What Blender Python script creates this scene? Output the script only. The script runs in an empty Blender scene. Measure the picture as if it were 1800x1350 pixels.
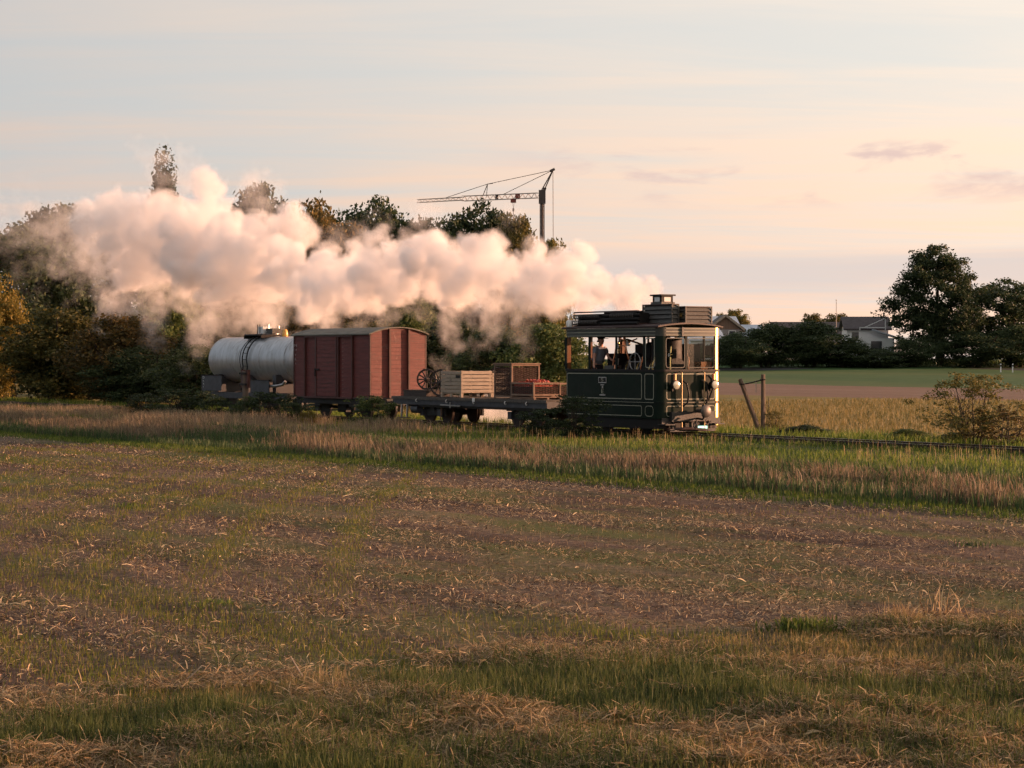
import bpy, bmesh, math, random
import numpy as np
from mathutils import Vector, Matrix

R = math.radians
scene = bpy.context.scene
C = scene.collection

# ------------------------------------------------------------------ camera
F_PX, EYE, HOR = 3800.0, 2.35, 630.0       # focal length in photo pixels, eye height, horizon row
cam_d = bpy.data.cameras.new('camera'); cam = bpy.data.objects.new('camera', cam_d); C.objects.link(cam)
cam_d.sensor_width = 36.0; cam_d.lens = F_PX / 1800.0 * 36.0
cam_d.shift_y = -45.0 / 1800.0
cam_d.clip_start = 0.5; cam_d.clip_end = 9000
cam.location = (0, 0, EYE); cam.rotation_euler = (R(90), 0, 0)
scene.camera = cam

# ------------------------------------------------------------------ light
SUN_AZ, SUN_EL = 12.0, 6.0                 # degrees from +X towards +Y, and above the horizon
SUN_DIR = Vector((math.cos(R(SUN_AZ)) * math.cos(R(SUN_EL)), math.sin(R(SUN_AZ)) * math.cos(R(SUN_EL)), math.sin(R(SUN_EL))))
sun_d = bpy.data.lights.new('sun', 'SUN'); sun = bpy.data.objects.new('sun', sun_d); C.objects.link(sun)
sun_d.energy = 5.0; sun_d.angle = R(0.6); sun_d.color = (1.0, 0.53, 0.31)
sun.rotation_euler = SUN_DIR.to_track_quat('Z', 'Y').to_euler()

world = bpy.data.worlds.new('World'); scene.world = world; world.use_nodes = True


def build_world():
    nt = world.node_tree; N = nt.nodes; L = nt.links; N.clear()
    out = N.new('ShaderNodeOutputWorld'); bg = N.new('ShaderNodeBackground'); L.new(bg.outputs[0], out.inputs[0])
    sky = N.new('ShaderNodeTexSky'); sky.sky_type = 'NISHITA'; sky.sun_disc = False
    sky.sun_elevation = R(SUN_EL); sky.sun_rotation = R(90 - SUN_AZ)
    sky.air_density = 1.2; sky.dust_density = 2.5; sky.ozone_density = 1.5; sky.altitude = 20
    tc = N.new('ShaderNodeTexCoord'); sep = N.new('ShaderNodeSeparateXYZ'); L.new(tc.outputs['Generated'], sep.inputs[0])

    def m(op, a, b=None, c=None, clamp=False):
        n = N.new('ShaderNodeMath'); n.operation = op; n.use_clamp = clamp
        for i, v in enumerate((a, b, c)):
            if v is None: continue
            if isinstance(v, (int, float)): n.inputs[i].default_value = v
            else: L.new(v, n.inputs[i])
        return n.outputs[0]

    def smooth(v, a, b):
        n = N.new('ShaderNodeMapRange'); n.interpolation_type = 'SMOOTHSTEP'
        L.new(v, n.inputs[0]); n.inputs[1].default_value = a; n.inputs[2].default_value = b
        return n.outputs[0]

    def mix(f, a, b):
        n = N.new('ShaderNodeMix'); n.data_type = 'RGBA'
        if isinstance(f, float): n.inputs[0].default_value = f
        else: L.new(f, n.inputs[0])
        for i, v in ((6, a), (7, b)):
            if isinstance(v, tuple): n.inputs[i].default_value = v + (1,)
            else: L.new(v, n.inputs[i])
        return n.outputs[2]

    def noise(vec, scale, detail=4, rough=0.5, dist=0.0):
        n = N.new('ShaderNodeTexNoise'); L.new(vec, n.inputs['Vector'])
        n.inputs['Scale'].default_value = scale; n.inputs['Detail'].default_value = detail
        n.inputs['Roughness'].default_value = rough; n.inputs['Distortion'].default_value = dist
        return n.outputs['Fac']

    el = sep.outputs['Z']; azx = sep.outputs['X']
    up = m('ADD', m('MAXIMUM', el, 0.0), 0.055)
    px, py = m('DIVIDE', sep.outputs['X'], up), m('DIVIDE', sep.outputs['Y'], up)
    comb = N.new('ShaderNodeCombineXYZ'); L.new(px, comb.inputs[0]); L.new(py, comb.inputs[1])      # a flat cloud sheet seen in perspective
    sheet = comb.outputs[0]
    warm = smooth(azx, -0.85, 0.75)                                                                 # towards the sunset
    base = sky.outputs['Color']
    scl = N.new('ShaderNodeVectorMath'); scl.operation = 'SCALE'; L.new(base, scl.inputs[0]); scl.inputs['Scale'].default_value = SKY_K
    clear = scl.outputs[0]
    # thin high veil lit by the low sun
    v1 = noise(sheet, 0.42, 6, 0.55, 0.4)
    mv = N.new('ShaderNodeMapping'); L.new(sheet, mv.inputs[0]); mv.inputs['Rotation'].default_value = (0, 0, R(-24)); mv.inputs['Scale'].default_value = (0.45, 1.7, 1)
    v2 = noise(mv.outputs[0], 1.1, 8, 0.62, 0.6)
    dens = m('ADD', m('MULTIPLY', v1, 0.52), m('MULTIPLY', v2, 0.48))
    low = smooth(el, 0.20, 0.02)
    veil_c = mix(warm, (0.28, 0.265, 0.285), (0.94, 0.79, 0.65))
    low_c = mix(warm, (0.33, 0.27, 0.28), (1.04, 0.69, 0.48))
    veil_c = mix(low, veil_c, low_c)
    blue_c = mix(warm, (0.26, 0.285, 0.33), (0.74, 0.69, 0.63))
    veil = mix(smooth(m('ADD', m('SUBTRACT', dens, m('MULTIPLY', smooth(el, 0.08, 0.18), 0.08)), m('MULTIPLY', azx, 0.22)), 0.34, 0.62), blue_c, veil_c)
    sky_c = mix(0.80, clear, veil)
    high = smooth(el, 0.22, 0.75)
    sky_c = mix(high, sky_c, mix(0.8, clear, (0.37, 0.37, 0.38)))
    # low grey bank over the horizon
    b1 = noise(sheet, 0.30, 7, 0.58, 0.4)
    e2 = m('ADD', el, m('MULTIPLY', m('SUBTRACT', b1, 0.5), 0.034))
    bank = m('MULTIPLY', smooth(e2, 0.022, 0.036), smooth(e2, 0.056, 0.042))
    bank = m('MULTIPLY', bank, smooth(m('ADD', azx, m('MULTIPLY', b1, 0.12)), 0.02, 0.12))
    sky_c = mix(m('MULTIPLY', bank, 0.9), sky_c, mix(warm, (0.40, 0.36, 0.35), (0.52, 0.44, 0.40)))
    # small dark streaks
    mp = N.new('ShaderNodeMapping'); L.new(sheet, mp.inputs[0]); mp.inputs['Rotation'].default_value = (0, 0, R(14)); mp.inputs['Scale'].default_value = (2.1, 0.95, 1)
    mp.inputs['Location'].default_value = (1.7, 3.3, 0)
    s1 = noise(mp.outputs[0], 1.0, 5, 0.55, 0.5); s0 = noise(sheet, 0.22, 2, 0.5, 0.0)
    st = m('MULTIPLY', smooth(s1, 0.47, 0.60), smooth(s0, 0.34, 0.50))
    st = m('MULTIPLY', st, m('MULTIPLY', smooth(el, 0.066, 0.080), smooth(el, 0.105, 0.092)))
    st = m('MULTIPLY', st, smooth(azx, -0.04, 0.10))
    sky_c = mix(m('MULTIPLY', st, 0.75), sky_c, mix(warm, (0.42, 0.35, 0.36), (0.48, 0.34, 0.31)))
    # below the horizon: dull earth
    sky_c = mix(smooth(el, 0.0, -0.02), sky_c, (0.12, 0.10, 0.07))
    L.new(sky_c, bg.inputs[0]); bg.inputs[1].default_value = 0.74


SKY_K = 0.10
build_world()
vs = scene.view_settings
vs.view_transform = 'Standard'; vs.look = 'None'; vs.gamma = 1.0; vs.use_curve_mapping = False; vs.exposure = 1.12
cy = scene.cycles
cy.use_denoising = True
try: cy.denoiser = 'OPENIMAGEDENOISE'
except Exception: pass
cy.max_bounces = 10; cy.diffuse_bounces = 3; cy.glossy_bounces = 3; cy.transmission_bounces = 6; cy.volume_bounces = 5; cy.transparent_max_bounces = 16
cy.use_adaptive_sampling = True; cy.adaptive_threshold = 0.03; cy.adaptive_min_samples = 16
cy.volume_step_rate = 3.5; cy.volume_max_steps = 256
cy.sample_clamp_indirect = 8.0

# ------------------------------------------------------------------ frames of reference
TH = R(34.1)
U = np.array([math.sin(TH), -math.cos(TH)]); W = np.array([math.cos(TH), math.sin(TH)])   # along the track towards the camera, and away across it
T0 = np.array([4.85, 63.6])
ROT_TRACK = math.atan2(U[1], U[0])


def sl(s, l):
    p = T0 + s * U + l * W
    return float(p[0]), float(p[1])


def xy_l(x, y): return (x - T0[0]) * W[0] + (y - T0[1]) * W[1]
def xy_s(x, y): return (x - T0[0]) * U[0] + (y - T0[1]) * U[1]


def at(px, D): return (px - 900.0) / F_PX * D, D


rng = np.random.default_rng(7)
random.seed(11)


def _hash(ix, iy, seed):
    h = (ix.astype(np.int64) * 374761393 + iy.astype(np.int64) * 668265263 + seed * 1274126177) & 0x7fffffff
    h = ((h ^ (h >> 13)) * 1274126177) & 0x7fffffff
    return ((h ^ (h >> 16)) & 0xffff) / 65535.0


def vnoise(x, y, seed=0):
    x = np.asarray(x, float); y = np.asarray(y, float)
    ix, iy = np.floor(x), np.floor(y); fx, fy = x - ix, y - iy
    fx = fx * fx * (3 - 2 * fx); fy = fy * fy * (3 - 2 * fy)
    a, b = _hash(ix, iy, seed), _hash(ix + 1, iy, seed); c, d = _hash(ix, iy + 1, seed), _hash(ix + 1, iy + 1, seed)
    return (a * (1 - fx) + b * fx) * (1 - fy) + (c * (1 - fx) + d * fx) * fy


def fbm(x, y, seed=0, oct=3):
    t = 0; a = 0.5; n = 0
    for k in range(oct):
        t = t + a * vnoise(x * 2 ** k, y * 2 ** k, seed + k * 17); n += a; a *= 0.5
    return t / n


def sstep(a, b, v):
    t = np.clip((v - a) / (b - a), 0, 1); return t * t * (3 - 2 * t)


def verge_d(x, y):                       # >0 inside the rough verge in the foreground
    return (16.6 + 0.62 * x + 1.6 * (fbm(x * 0.5, y * 0.5, 5) - 0.5)) - y


def height(x, y):
    x = np.asarray(x, float); y = np.asarray(y, float)
    l = xy_l(x, y); s = xy_s(x, y)
    far = 0.7 * sstep(175, 250, y) + 0.9 * sstep(252, 275, y)
    near = sstep(90, 40, y)
    h = near * (0.05 * (fbm(x * 0.28, y * 0.28, 2) - 0.5))
    fld = sstep(-14.6, -15.6, l)
    h = h + fld * near * (0.035 * (fbm(x * 1.6, y * 1.6, 3) - 0.5) + 0.010 * np.sin(l * 2 * math.pi / 1.9 + 1.5 * fbm(s * .1, l * .1, 9)) * sstep(.35, .6, fbm(x * .12, y * .12, 21)))
    v = sstep(-1.6, 2.6, verge_d(x, y))
    h = h + v * (0.05 + 0.13 * (fbm(x * 0.9, y * 0.9, 8) - 0.4) + 0.10 * (fbm(x * 3.1, y * 3.1, 18) - 0.45))
    ditch = np.exp(-((l + 13.0) / 1.2) ** 2)
    h = h - 0.15 * ditch * near
    bank = sstep(-3.5, -1.6, l) * sstep(3.5, 1.6, l)
    return h * (1 - bank) + far + 0.04 * bank


def hz(x, y): return float(height(np.array([x]), np.array([y]))[0])


# ------------------------------------------------------------------ materials
def nodes_of(name):
    m = bpy.data.materials.new(name); m.use_nodes = True
    nt = m.node_tree; nt.nodes.clear()
    return m, nt.nodes, nt.links


def rgba(c): return (c[0], c[1], c[2], 1)


def ramp_node(N, stops):
    r = N.new('ShaderNodeValToRGB'); e = r.color_ramp.elements
    while len(e) < len(stops): e.new(0.5)
    for k, (p, c) in enumerate(stops): e[k].position = p; e[k].color = rgba(c)
    return r


def paint(name, c1, c2=None, scale=6.0, rough=0.5, metal=0.0, bump=0.0, bscale=40.0, coat=0.0, stretch=(1, 1, 1), rough2=None, spec=0.5, dirt=None, dscale=1.5, scuff=None):
    """A painted / wooden / metal surface: two tones mixed by noise, optional stain tone, fine relief."""
    m, N, L = nodes_of(name)
    out = N.new('ShaderNodeOutputMaterial'); b = N.new('ShaderNodeBsdfPrincipled'); L.new(b.outputs[0], out.inputs[0])
    tc = N.new('ShaderNodeTexCoord'); mp = N.new('ShaderNodeMapping'); L.new(tc.outputs['Object'], mp.inputs[0]); mp.inputs['Scale'].default_value = stretch
    oi = N.new('ShaderNodeObjectInfo')
    ad = N.new('ShaderNodeVectorMath'); ad.operation = 'ADD'; L.new(mp.outputs[0], ad.inputs[0])
    mu = N.new('ShaderNodeMath'); mu.operation = 'MULTIPLY'; L.new(oi.outputs['Random'], mu.inputs[0]); mu.inputs[1].default_value = 37.0
    L.new(mu.outputs[0], ad.inputs[1])
    vec = ad.outputs[0]
    n = N.new('ShaderNodeTexNoise'); L.new(vec, n.inputs['Vector']); n.inputs['Scale'].default_value = scale; n.inputs['Detail'].default_value = 6; n.inputs['Roughness'].default_value = 0.6
    mr = N.new('ShaderNodeMapRange'); L.new(n.outputs['Fac'], mr.inputs[0]); mr.inputs[1].default_value = 0.32; mr.inputs[2].default_value = 0.68
    mx = N.new('ShaderNodeMix'); mx.data_type = 'RGBA'; L.new(mr.outputs[0], mx.inputs[0])
    c2 = c2 or tuple(x * 0.7 for x in c1)
    mx.inputs[6].default_value = rgba(c1); mx.inputs[7].default_value = rgba(c2)
    col = mx.outputs[2]
    if dirt:
        n2 = N.new('ShaderNodeTexNoise'); L.new(vec, n2.inputs['Vector']); n2.inputs['Scale'].default_value = dscale; n2.inputs['Detail'].default_value = 7; n2.inputs['Roughness'].default_value = 0.65
        m2 = N.new('ShaderNodeMapRange'); L.new(n2.outputs['Fac'], m2.inputs[0]); m2.inputs[1].default_value = 0.52; m2.inputs[2].default_value = 0.72; m2.inputs[4].default_value = 0.75
        x2 = N.new('ShaderNodeMix'); x2.data_type = 'RGBA'; L.new(m2.outputs[0], x2.inputs[0]); L.new(col, x2.inputs[6]); x2.inputs[7].default_value = rgba(dirt)
        col = x2.outputs[2]
    if scuff:                                  # pale rubbed patches with a ragged shape of their own
        n4 = N.new('ShaderNodeTexNoise'); L.new(tc.outputs['Object'], n4.inputs['Vector']); n4.inputs['Scale'].default_value = 1.9; n4.inputs['Detail'].default_value = 9; n4.inputs['Roughness'].default_value = 0.72; n4.inputs['Distortion'].default_value = 0.8
        m4 = N.new('ShaderNodeMapRange'); L.new(n4.outputs['Fac'], m4.inputs[0]); m4.inputs[1].default_value = 0.60; m4.inputs[2].default_value = 0.74; m4.inputs[4].default_value = 0.65
        x4 = N.new('ShaderNodeMix'); x4.data_type = 'RGBA'; L.new(m4.outputs[0], x4.inputs[0]); L.new(col, x4.inputs[6]); x4.inputs[7].default_value = rgba(scuff); col = x4.outputs[2]
    L.new(col, b.inputs['Base Color'])
    r2 = rough2 if rough2 is not None else min(1, rough + 0.12)
    rr = N.new('ShaderNodeMapRange'); L.new(n.outputs['Fac'], rr.inputs[0]); rr.inputs[1].default_value = 0.3; rr.inputs[2].default_value = 0.7
    rr.inputs[3].default_value = rough; rr.inputs[4].default_value = r2
    L.new(rr.outputs[0], b.inputs['Roughness'])
    b.inputs['Metallic'].default_value = metal; b.inputs['Coat Weight'].default_value = coat; b.inputs['Coat Roughness'].default_value = 0.12
    b.inputs['Specular IOR Level'].default_value = spec
    if bump:
        n3 = N.new('ShaderNodeTexNoise'); L.new(vec, n3.inputs['Vector']); n3.inputs['Scale'].default_value = bscale; n3.inputs['Detail'].default_value = 5
        bp = N.new('ShaderNodeBump'); bp.inputs['Strength'].default_value = bump; bp.inputs['Distance'].default_value = 0.02
        L.new(n3.outputs['Fac'], bp.inputs['Height']); L.new(bp.outputs[0], b.inputs['Normal'])
    return m


def leafy(name, stops, translucent=0.35, trans_c=None, obj_var=0.25, rough=0.6):
    """Leaves, blades, straw: a tone for every loose piece."""
    m, N, L = nodes_of(name)
    out = N.new('ShaderNodeOutputMaterial')
    g = N.new('ShaderNodeNewGeometry'); r = ramp_node(N, stops)
    r.color_ramp.interpolation = 'LINEAR'
    L.new(g.outputs['Random Per Island'], r.inputs[0])
    oi = N.new('ShaderNodeObjectInfo'); hs = N.new('ShaderNodeHueSaturation'); L.new(r.outputs[0], hs.inputs['Color'])
    mr = N.new('ShaderNodeMapRange'); L.new(oi.outputs['Random'], mr.inputs[0]); mr.inputs[3].default_value = 1 - obj_var; mr.inputs[4].default_value = 1 + obj_var
    L.new(mr.outputs[0], hs.inputs['Value'])
    b = N.new('ShaderNodeBsdfPrincipled'); L.new(hs.outputs[0], b.inputs['Base Color']); b.inputs['Roughness'].default_value = rough
    b.inputs['Specular IOR Level'].default_value = 0.25
    t = N.new('ShaderNodeBsdfTranslucent')
    if trans_c:
        mx = N.new('ShaderNodeMix'); mx.data_type = 'RGBA'; mx.blend_type = 'MIX'; mx.inputs[0].default_value = 0.5
        L.new(hs.outputs[0], mx.inputs[6]); mx.inputs[7].default_value = rgba(trans_c); L.new(mx.outputs[2], t.inputs['Color'])
    else: L.new(hs.outputs[0], t.inputs['Color'])
    ms = N.new('ShaderNodeMixShader'); ms.inputs[0].default_value = translucent
    L.new(b.outputs[0], ms.inputs[1]); L.new(t.outputs[0], ms.inputs[2]); L.new(ms.outputs[0], out.inputs[0])
    return m


def soil(name, tones, scale=0.6, fine=9.0, stretch=None, patch=None, bump=0.6, pscale=0.12, pcut=(0.50, 0.62), pmax=0.85):
    """Ground: soil tones in broad and fine noise, with an optional second cover in patches."""
    m, N, L = nodes_of(name)
    out = N.new('ShaderNodeOutputMaterial'); b = N.new('ShaderNodeBsdfPrincipled'); L.new(b.outputs[0], out.inputs[0])
    tc = N.new('ShaderNodeTexCoord'); mp = N.new('ShaderNodeMapping'); mp.vector_type = 'TEXTURE'; L.new(tc.outputs['Object'], mp.inputs[0])
    mp.inputs['Rotation'].default_value = (0, 0, ROT_TRACK)
    if stretch: mp.inputs['Scale'].default_value = stretch
    vec = mp.outputs[0]

    def noise(sc, d=6, ro=0.6, v=vec):
        n = N.new('ShaderNodeTexNoise'); L.new(v, n.inputs['Vector']); n.inputs['Scale'].default_value = sc; n.inputs['Detail'].default_value = d; n.inputs['Roughness'].default_value = ro
        return n.outputs['Fac']
    a = noise(scale); f = noise(fine, 5, 0.7, tc.outputs['Object'])
    ad = N.new('ShaderNodeMath'); ad.operation = 'MULTIPLY_ADD'; L.new(f, ad.inputs[0]); ad.inputs[1].default_value = 0.6
    hl = N.new('ShaderNodeMath'); hl.operation = 'MULTIPLY'; L.new(a, hl.inputs[0]); hl.inputs[1].default_value = 0.5
    L.new(hl.outputs[0], ad.inputs[2])
    r = ramp_node(N, tones); L.new(ad.outputs[0], r.inputs[0]); col = r.outputs[0]
    if patch:
        p = noise(pscale, 6, 0.62)
        mr = N.new('ShaderNodeMapRange'); L.new(p, mr.inputs[0]); mr.inputs[1].default_value = pcut[0]; mr.inputs[2].default_value = pcut[1]; mr.inputs[4].default_value = pmax
        fr = N.new('ShaderNodeMath'); fr.operation = 'MULTIPLY'; L.new(mr.outputs[0], fr.inputs[0]); L.new(noise(fine * 1.7, 4, 0.7, tc.outputs['Object']), fr.inputs[1])
        f2 = N.new('ShaderNodeMath'); f2.operation = 'MULTIPLY'; f2.use_clamp = True; L.new(fr.outputs[0], f2.inputs[0]); f2.inputs[1].default_value = 1.8
        mx = N.new('ShaderNodeMix'); mx.data_type = 'RGBA'; L.new(f2.outputs[0], mx.inputs[0]); L.new(col, mx.inputs[6]); mx.inputs[7].default_value = rgba(patch); col = mx.outputs[2]
    L.new(col, b.inputs['Base Color']); b.inputs['Roughness'].default_value = 0.95; b.inputs['Specular IOR Level'].default_value = 0.1
    bp = N.new('ShaderNodeBump'); bp.inputs['Strength'].default_value = bump; bp.inputs['Distance'].default_value = 0.08; L.new(f, bp.inputs['Height']); L.new(bp.outputs[0], b.inputs['Normal'])
    return m


def glassy(name):
    m, N, L = nodes_of(name)
    out = N.new('ShaderNodeOutputMaterial'); g = N.new('ShaderNodeBsdfGlossy'); g.inputs['Roughness'].default_value = 0.05; g.inputs['Color'].default_value = (1, 1, 1, 1)
    t = N.new('ShaderNodeBsdfTransparent'); t.inputs['Color'].default_value = (0.93, 0.95, 0.94, 1)
    fr = N.new('ShaderNodeFresnel'); fr.inputs[0].default_value = 1.22
    ms = N.new('ShaderNodeMixShader'); L.new(fr.outputs[0], ms.inputs[0]); L.new(t.outputs[0], ms.inputs[1]); L.new(g.outputs[0], ms.inputs[2]); L.new(ms.outputs[0], out.inputs[0])
    return m


def glow(name, c, k):
    m, N, L = nodes_of(name)
    out = N.new('ShaderNodeOutputMaterial'); e = N.new('ShaderNodeEmission'); e.inputs[0].default_value = rgba(c); e.inputs[1].default_value = k
    L.new(e.outputs[0], out.inputs[0]); return m


M = {}
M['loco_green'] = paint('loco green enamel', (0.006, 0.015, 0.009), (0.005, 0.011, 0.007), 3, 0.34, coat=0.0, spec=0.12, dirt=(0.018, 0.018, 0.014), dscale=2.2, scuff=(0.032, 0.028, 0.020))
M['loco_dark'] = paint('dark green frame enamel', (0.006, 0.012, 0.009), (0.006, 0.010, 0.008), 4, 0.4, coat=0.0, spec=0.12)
M['lining'] = paint('cream lining', (0.30, 0.285, 0.215), (0.22, 0.21, 0.155), 9, 0.35)
M['olive'] = paint('olive grey fascia', (0.045, 0.046, 0.036), (0.030, 0.032, 0.026), 4, 0.5, stretch=(1, 4, 4))
M['louvre'] = paint('weathered grey louvre paint', (0.075, 0.068, 0.058), (0.036, 0.032, 0.028), 7, 0.5, bump=0.2, stretch=(1, 3, 6))
M['black'] = paint('sooty black iron', (0.008, 0.007, 0.007), (0.015, 0.012, 0.011), 6, 0.55, bump=0.15, spec=0.25)
M['under'] = paint('oily dark underframe', (0.012, 0.011, 0.012), (0.021, 0.017, 0.015), 5, 0.5, bump=0.2)
M['rustred'] = paint('dark oxide roof iron', (0.045, 0.016, 0.012), (0.028, 0.012, 0.010), 5, 0.5)
M['copper'] = paint('copper pipe', (0.70, 0.30, 0.16), (0.50, 0.22, 0.12), 8, 0.22, metal=1.0)
M['brass'] = paint('polished brass', (0.85, 0.62, 0.25), (0.70, 0.48, 0.20), 8, 0.2, metal=1.0)
M['steel'] = paint('worn bright steel', (0.52, 0.50, 0.48), (0.34, 0.31, 0.29), 9, 0.35, metal=0.9)
M['varnish'] = paint('varnished brown wood', (0.20, 0.070, 0.020), (0.13, 0.045, 0.014), 5, 0.28, coat=0.5, stretch=(6, 6, 1))
M['lens'] = paint('headlamp lens', (0.62, 0.58, 0.48), (0.45, 0.42, 0.34), 12, 0.12, metal=0.3, coat=0.8)
M['dullsteel'] = paint('dull oily steel', (0.10, 0.09, 0.085), (0.05, 0.045, 0.042), 9, 0.45, metal=0.6)
M['sunglint'] = paint('gilt corner trim', (0.85, 0.56, 0.22), (0.70, 0.42, 0.15), 6, 0.32, metal=1.0, rough2=0.40)  # gold metal standing in for the sun's reflection on the far corner
M['dullbrass'] = paint('tarnished brass', (0.42, 0.31, 0.17), (0.25, 0.18, 0.10), 8, 0.4, metal=0.8)
M['white'] = paint('white enamel', (0.72, 0.72, 0.70), (0.60, 0.60, 0.58), 6, 0.35)
M['palemark'] = paint('pale worn stencil paint', (0.50, 0.44, 0.42), (0.36, 0.28, 0.27), 20, 0.7)
M['glass'] = glassy('clear window glass')
M['oxide'] = paint('red oxide wagon boards', (0.150, 0.028, 0.022), (0.100, 0.020, 0.017), 3.0, 0.55, bump=0.25, bscale=25, stretch=(0.6, 0.6, 5), dirt=(0.055, 0.024, 0.022), dscale=2.4, scuff=(0.30, 0.19, 0.16))
M['oxide_dark'] = paint('dark oxide angle iron', (0.085, 0.022, 0.016), (0.050, 0.016, 0.012), 4, 0.5)
M['roof'] = paint('tarred grey wagon roof', (0.17, 0.155, 0.125), (0.11, 0.10, 0.08), 2.0, 0.8, bump=0.3, stretch=(1, 3, 1))
M['tank'] = paint('dull silver tank paint', (0.52, 0.525, 0.54), (0.40, 0.40, 0.41), 2.0, 0.34, metal=0.6, stretch=(2.2, 1, 0.6), dirt=(0.20, 0.175, 0.15), dscale=2.6, scuff=(0.16, 0.12, 0.09))
M['tank_iron'] = paint('slate blue grey iron', (0.045, 0.046, 0.055), (0.032, 0.031, 0.036), 4, 0.5)
M['deck'] = paint('grey deck timber', (0.10, 0.085, 0.072), (0.065, 0.055, 0.048), 4, 0.85, bump=0.3, stretch=(4, 1, 4))
M['crate'] = paint('weathered pale crate wood', (0.36, 0.29, 0.22), (0.27, 0.215, 0.165), 3.0, 0.8, bump=0.25, stretch=(1.5, 1.5, 9), dirt=(0.22, 0.16, 0.115), dscale=3)
M['frame_wood'] = paint('reddish brown frame wood', (0.23, 0.145, 0.10), (0.16, 0.10, 0.07), 4, 0.8, bump=0.2)
M['wicker'] = paint('dark wicker rod', (0.075, 0.038, 0.024), (0.045, 0.024, 0.017), 12, 0.7)
M['cartwood'] = paint('old dark cartwheel wood', (0.060, 0.044, 0.036), (0.038, 0.028, 0.024), 6, 0.8)
M['redfruit'] = paint('red fruit skin', (0.42, 0.035, 0.015), (0.30, 0.05, 0.015), 8, 0.35)
M['bark'] = paint('grey brown bark', (0.055, 0.042, 0.032), (0.032, 0.025, 0.020), 3, 0.95, bump=0.6, bscale=12, stretch=(3, 3, 0.7))
M['post'] = paint('grey brown weathered post', (0.16, 0.115, 0.085), (0.10, 0.070, 0.052), 6, 0.85, bump=0.3, stretch=(4, 4, 0.5))
M['rail'] = paint('rusty rail', (0.055, 0.032, 0.024), (0.036, 0.022, 0.018), 8, 0.55, metal=0.3)
M['railtop'] = paint('worn rail head', (0.16, 0.13, 0.12), (0.12, 0.09, 0.08), 6, 0.3, metal=0.9)
M['sleeper'] = paint('tarred sleeper', (0.035, 0.028, 0.023), (0.022, 0.018, 0.015), 6, 0.9, bump=0.3)
M['skin'] = paint('sunburnt skin', (0.46, 0.235, 0.165), (0.40, 0.19, 0.13), 14, 0.5)
M['shirt'] = paint('grey blue cotton shirt', (0.155, 0.165, 0.195), (0.12, 0.13, 0.155), 8, 0.9, bump=0.2)
M['trouser'] = paint('dark work trousers', (0.020, 0.018, 0.022), (0.014, 0.013, 0.016), 8, 0.9)
M['cap'] = paint('black cap cloth', (0.012, 0.010, 0.011), (0.018, 0.015, 0.015), 8, 0.9)
M['hair'] = paint('grey brown hair', (0.09, 0.07, 0.055), (0.06, 0.045, 0.035), 20, 0.8)
M['eye'] = paint('dark eye', (0.02, 0.015, 0.012), None, 8, 0.2)
M['crane_white'] = paint('pale crane paint', (0.42, 0.36, 0.33), (0.33, 0.28, 0.25), 1, 0.5)
M['crane_dark'] = paint('dark brown crane steel', (0.075, 0.050, 0.045), (0.05, 0.035, 0.03), 1, 0.5)
M['crane_red'] = paint('red crane trolley paint', (0.24, 0.05, 0.035), None, 1, 0.5)
M['wall_white'] = paint('white render', (0.80, 0.78, 0.75), (0.70, 0.68, 0.65), 0.6, 0.9)
M['wall_brown'] = paint('brown timber cladding', (0.20, 0.125, 0.085), (0.15, 0.095, 0.065), 1.5, 0.8, stretch=(6, 6, 0.4))
M['wall_grey'] = paint('grey render', (0.30, 0.27, 0.26), (0.24, 0.215, 0.205), 0.6, 0.9)
M['roof_pale'] = paint('pale metal roof', (0.50, 0.53, 0.58), (0.42, 0.45, 0.50), 0.8, 0.35, metal=0.2)
M['roof_dark'] = paint('dark roof tiles', (0.060, 0.045, 0.045), (0.04, 0.03, 0.03), 2, 0.7)
M['pane'] = paint('dark window pane', (0.035, 0.040, 0.045), (0.05, 0.055, 0.06), 1, 0.08, coat=0.5)
M['stone'] = paint('white stone', (0.55, 0.53, 0.50), (0.42, 0.40, 0.37), 8, 0.8, bump=0.3)
M['amber'] = paint('amber painted lamp cap', (0.85, 0.42, 0.08), (0.75, 0.36, 0.06), 10, 0.3, coat=0.4)

M['soil_field'] = soil('dry stubble soil', [(0.34, (0.028, 0.018, 0.014)), (0.48, (0.075, 0.048, 0.036)), (0.60, (0.150, 0.100, 0.070)), (0.74, (0.28, 0.195, 0.130))], 0.5, 7.0, stretch=(3.2, 1.0, 1), patch=(0.100, 0.110, 0.030), pscale=0.42, pcut=(0.46, 0.60), bump=1.0)
M['soil_grass'] = soil('grassy earth', [(0.25, (0.030, 0.036, 0.014)), (0.55, (0.060, 0.072, 0.024)), (0.8, (0.11, 0.105, 0.045))], 0.8, 6.0, bump=0.8)
M['soil_bed'] = soil('ballast and moss', [(0.25, (0.040, 0.048, 0.018)), (0.55, (0.075, 0.085, 0.028)), (0.8, (0.12, 0.12, 0.05))], 1.2, 10.0, bump=0.8)
M['soil_stubble'] = soil('yellow stubble ground', [(0.25, (0.135, 0.100, 0.036)), (0.55, (0.210, 0.155, 0.055)), (0.8, (0.29, 0.215, 0.085))], 0.3, 3.0, patch=(0.11, 0.125, 0.038), pscale=0.10, bump=0.8)
M['soil_plough'] = soil('ploughed red brown earth', [(0.25, (0.135, 0.080, 0.055)), (0.55, (0.20, 0.122, 0.085)), (0.8, (0.27, 0.175, 0.125))], 0.15, 1.2, stretch=(6, 1, 1), bump=0.8)
M['soil_green'] = soil('green winter crop', [(0.25, (0.034, 0.066, 0.022)), (0.55, (0.052, 0.098, 0.032)), (0.8, (0.11, 0.15, 0.05))], 0.05, 0.35, stretch=(7, 1, 1), patch=(0.10, 0.115, 0.04), pscale=0.03, bump=0.6)
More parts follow.
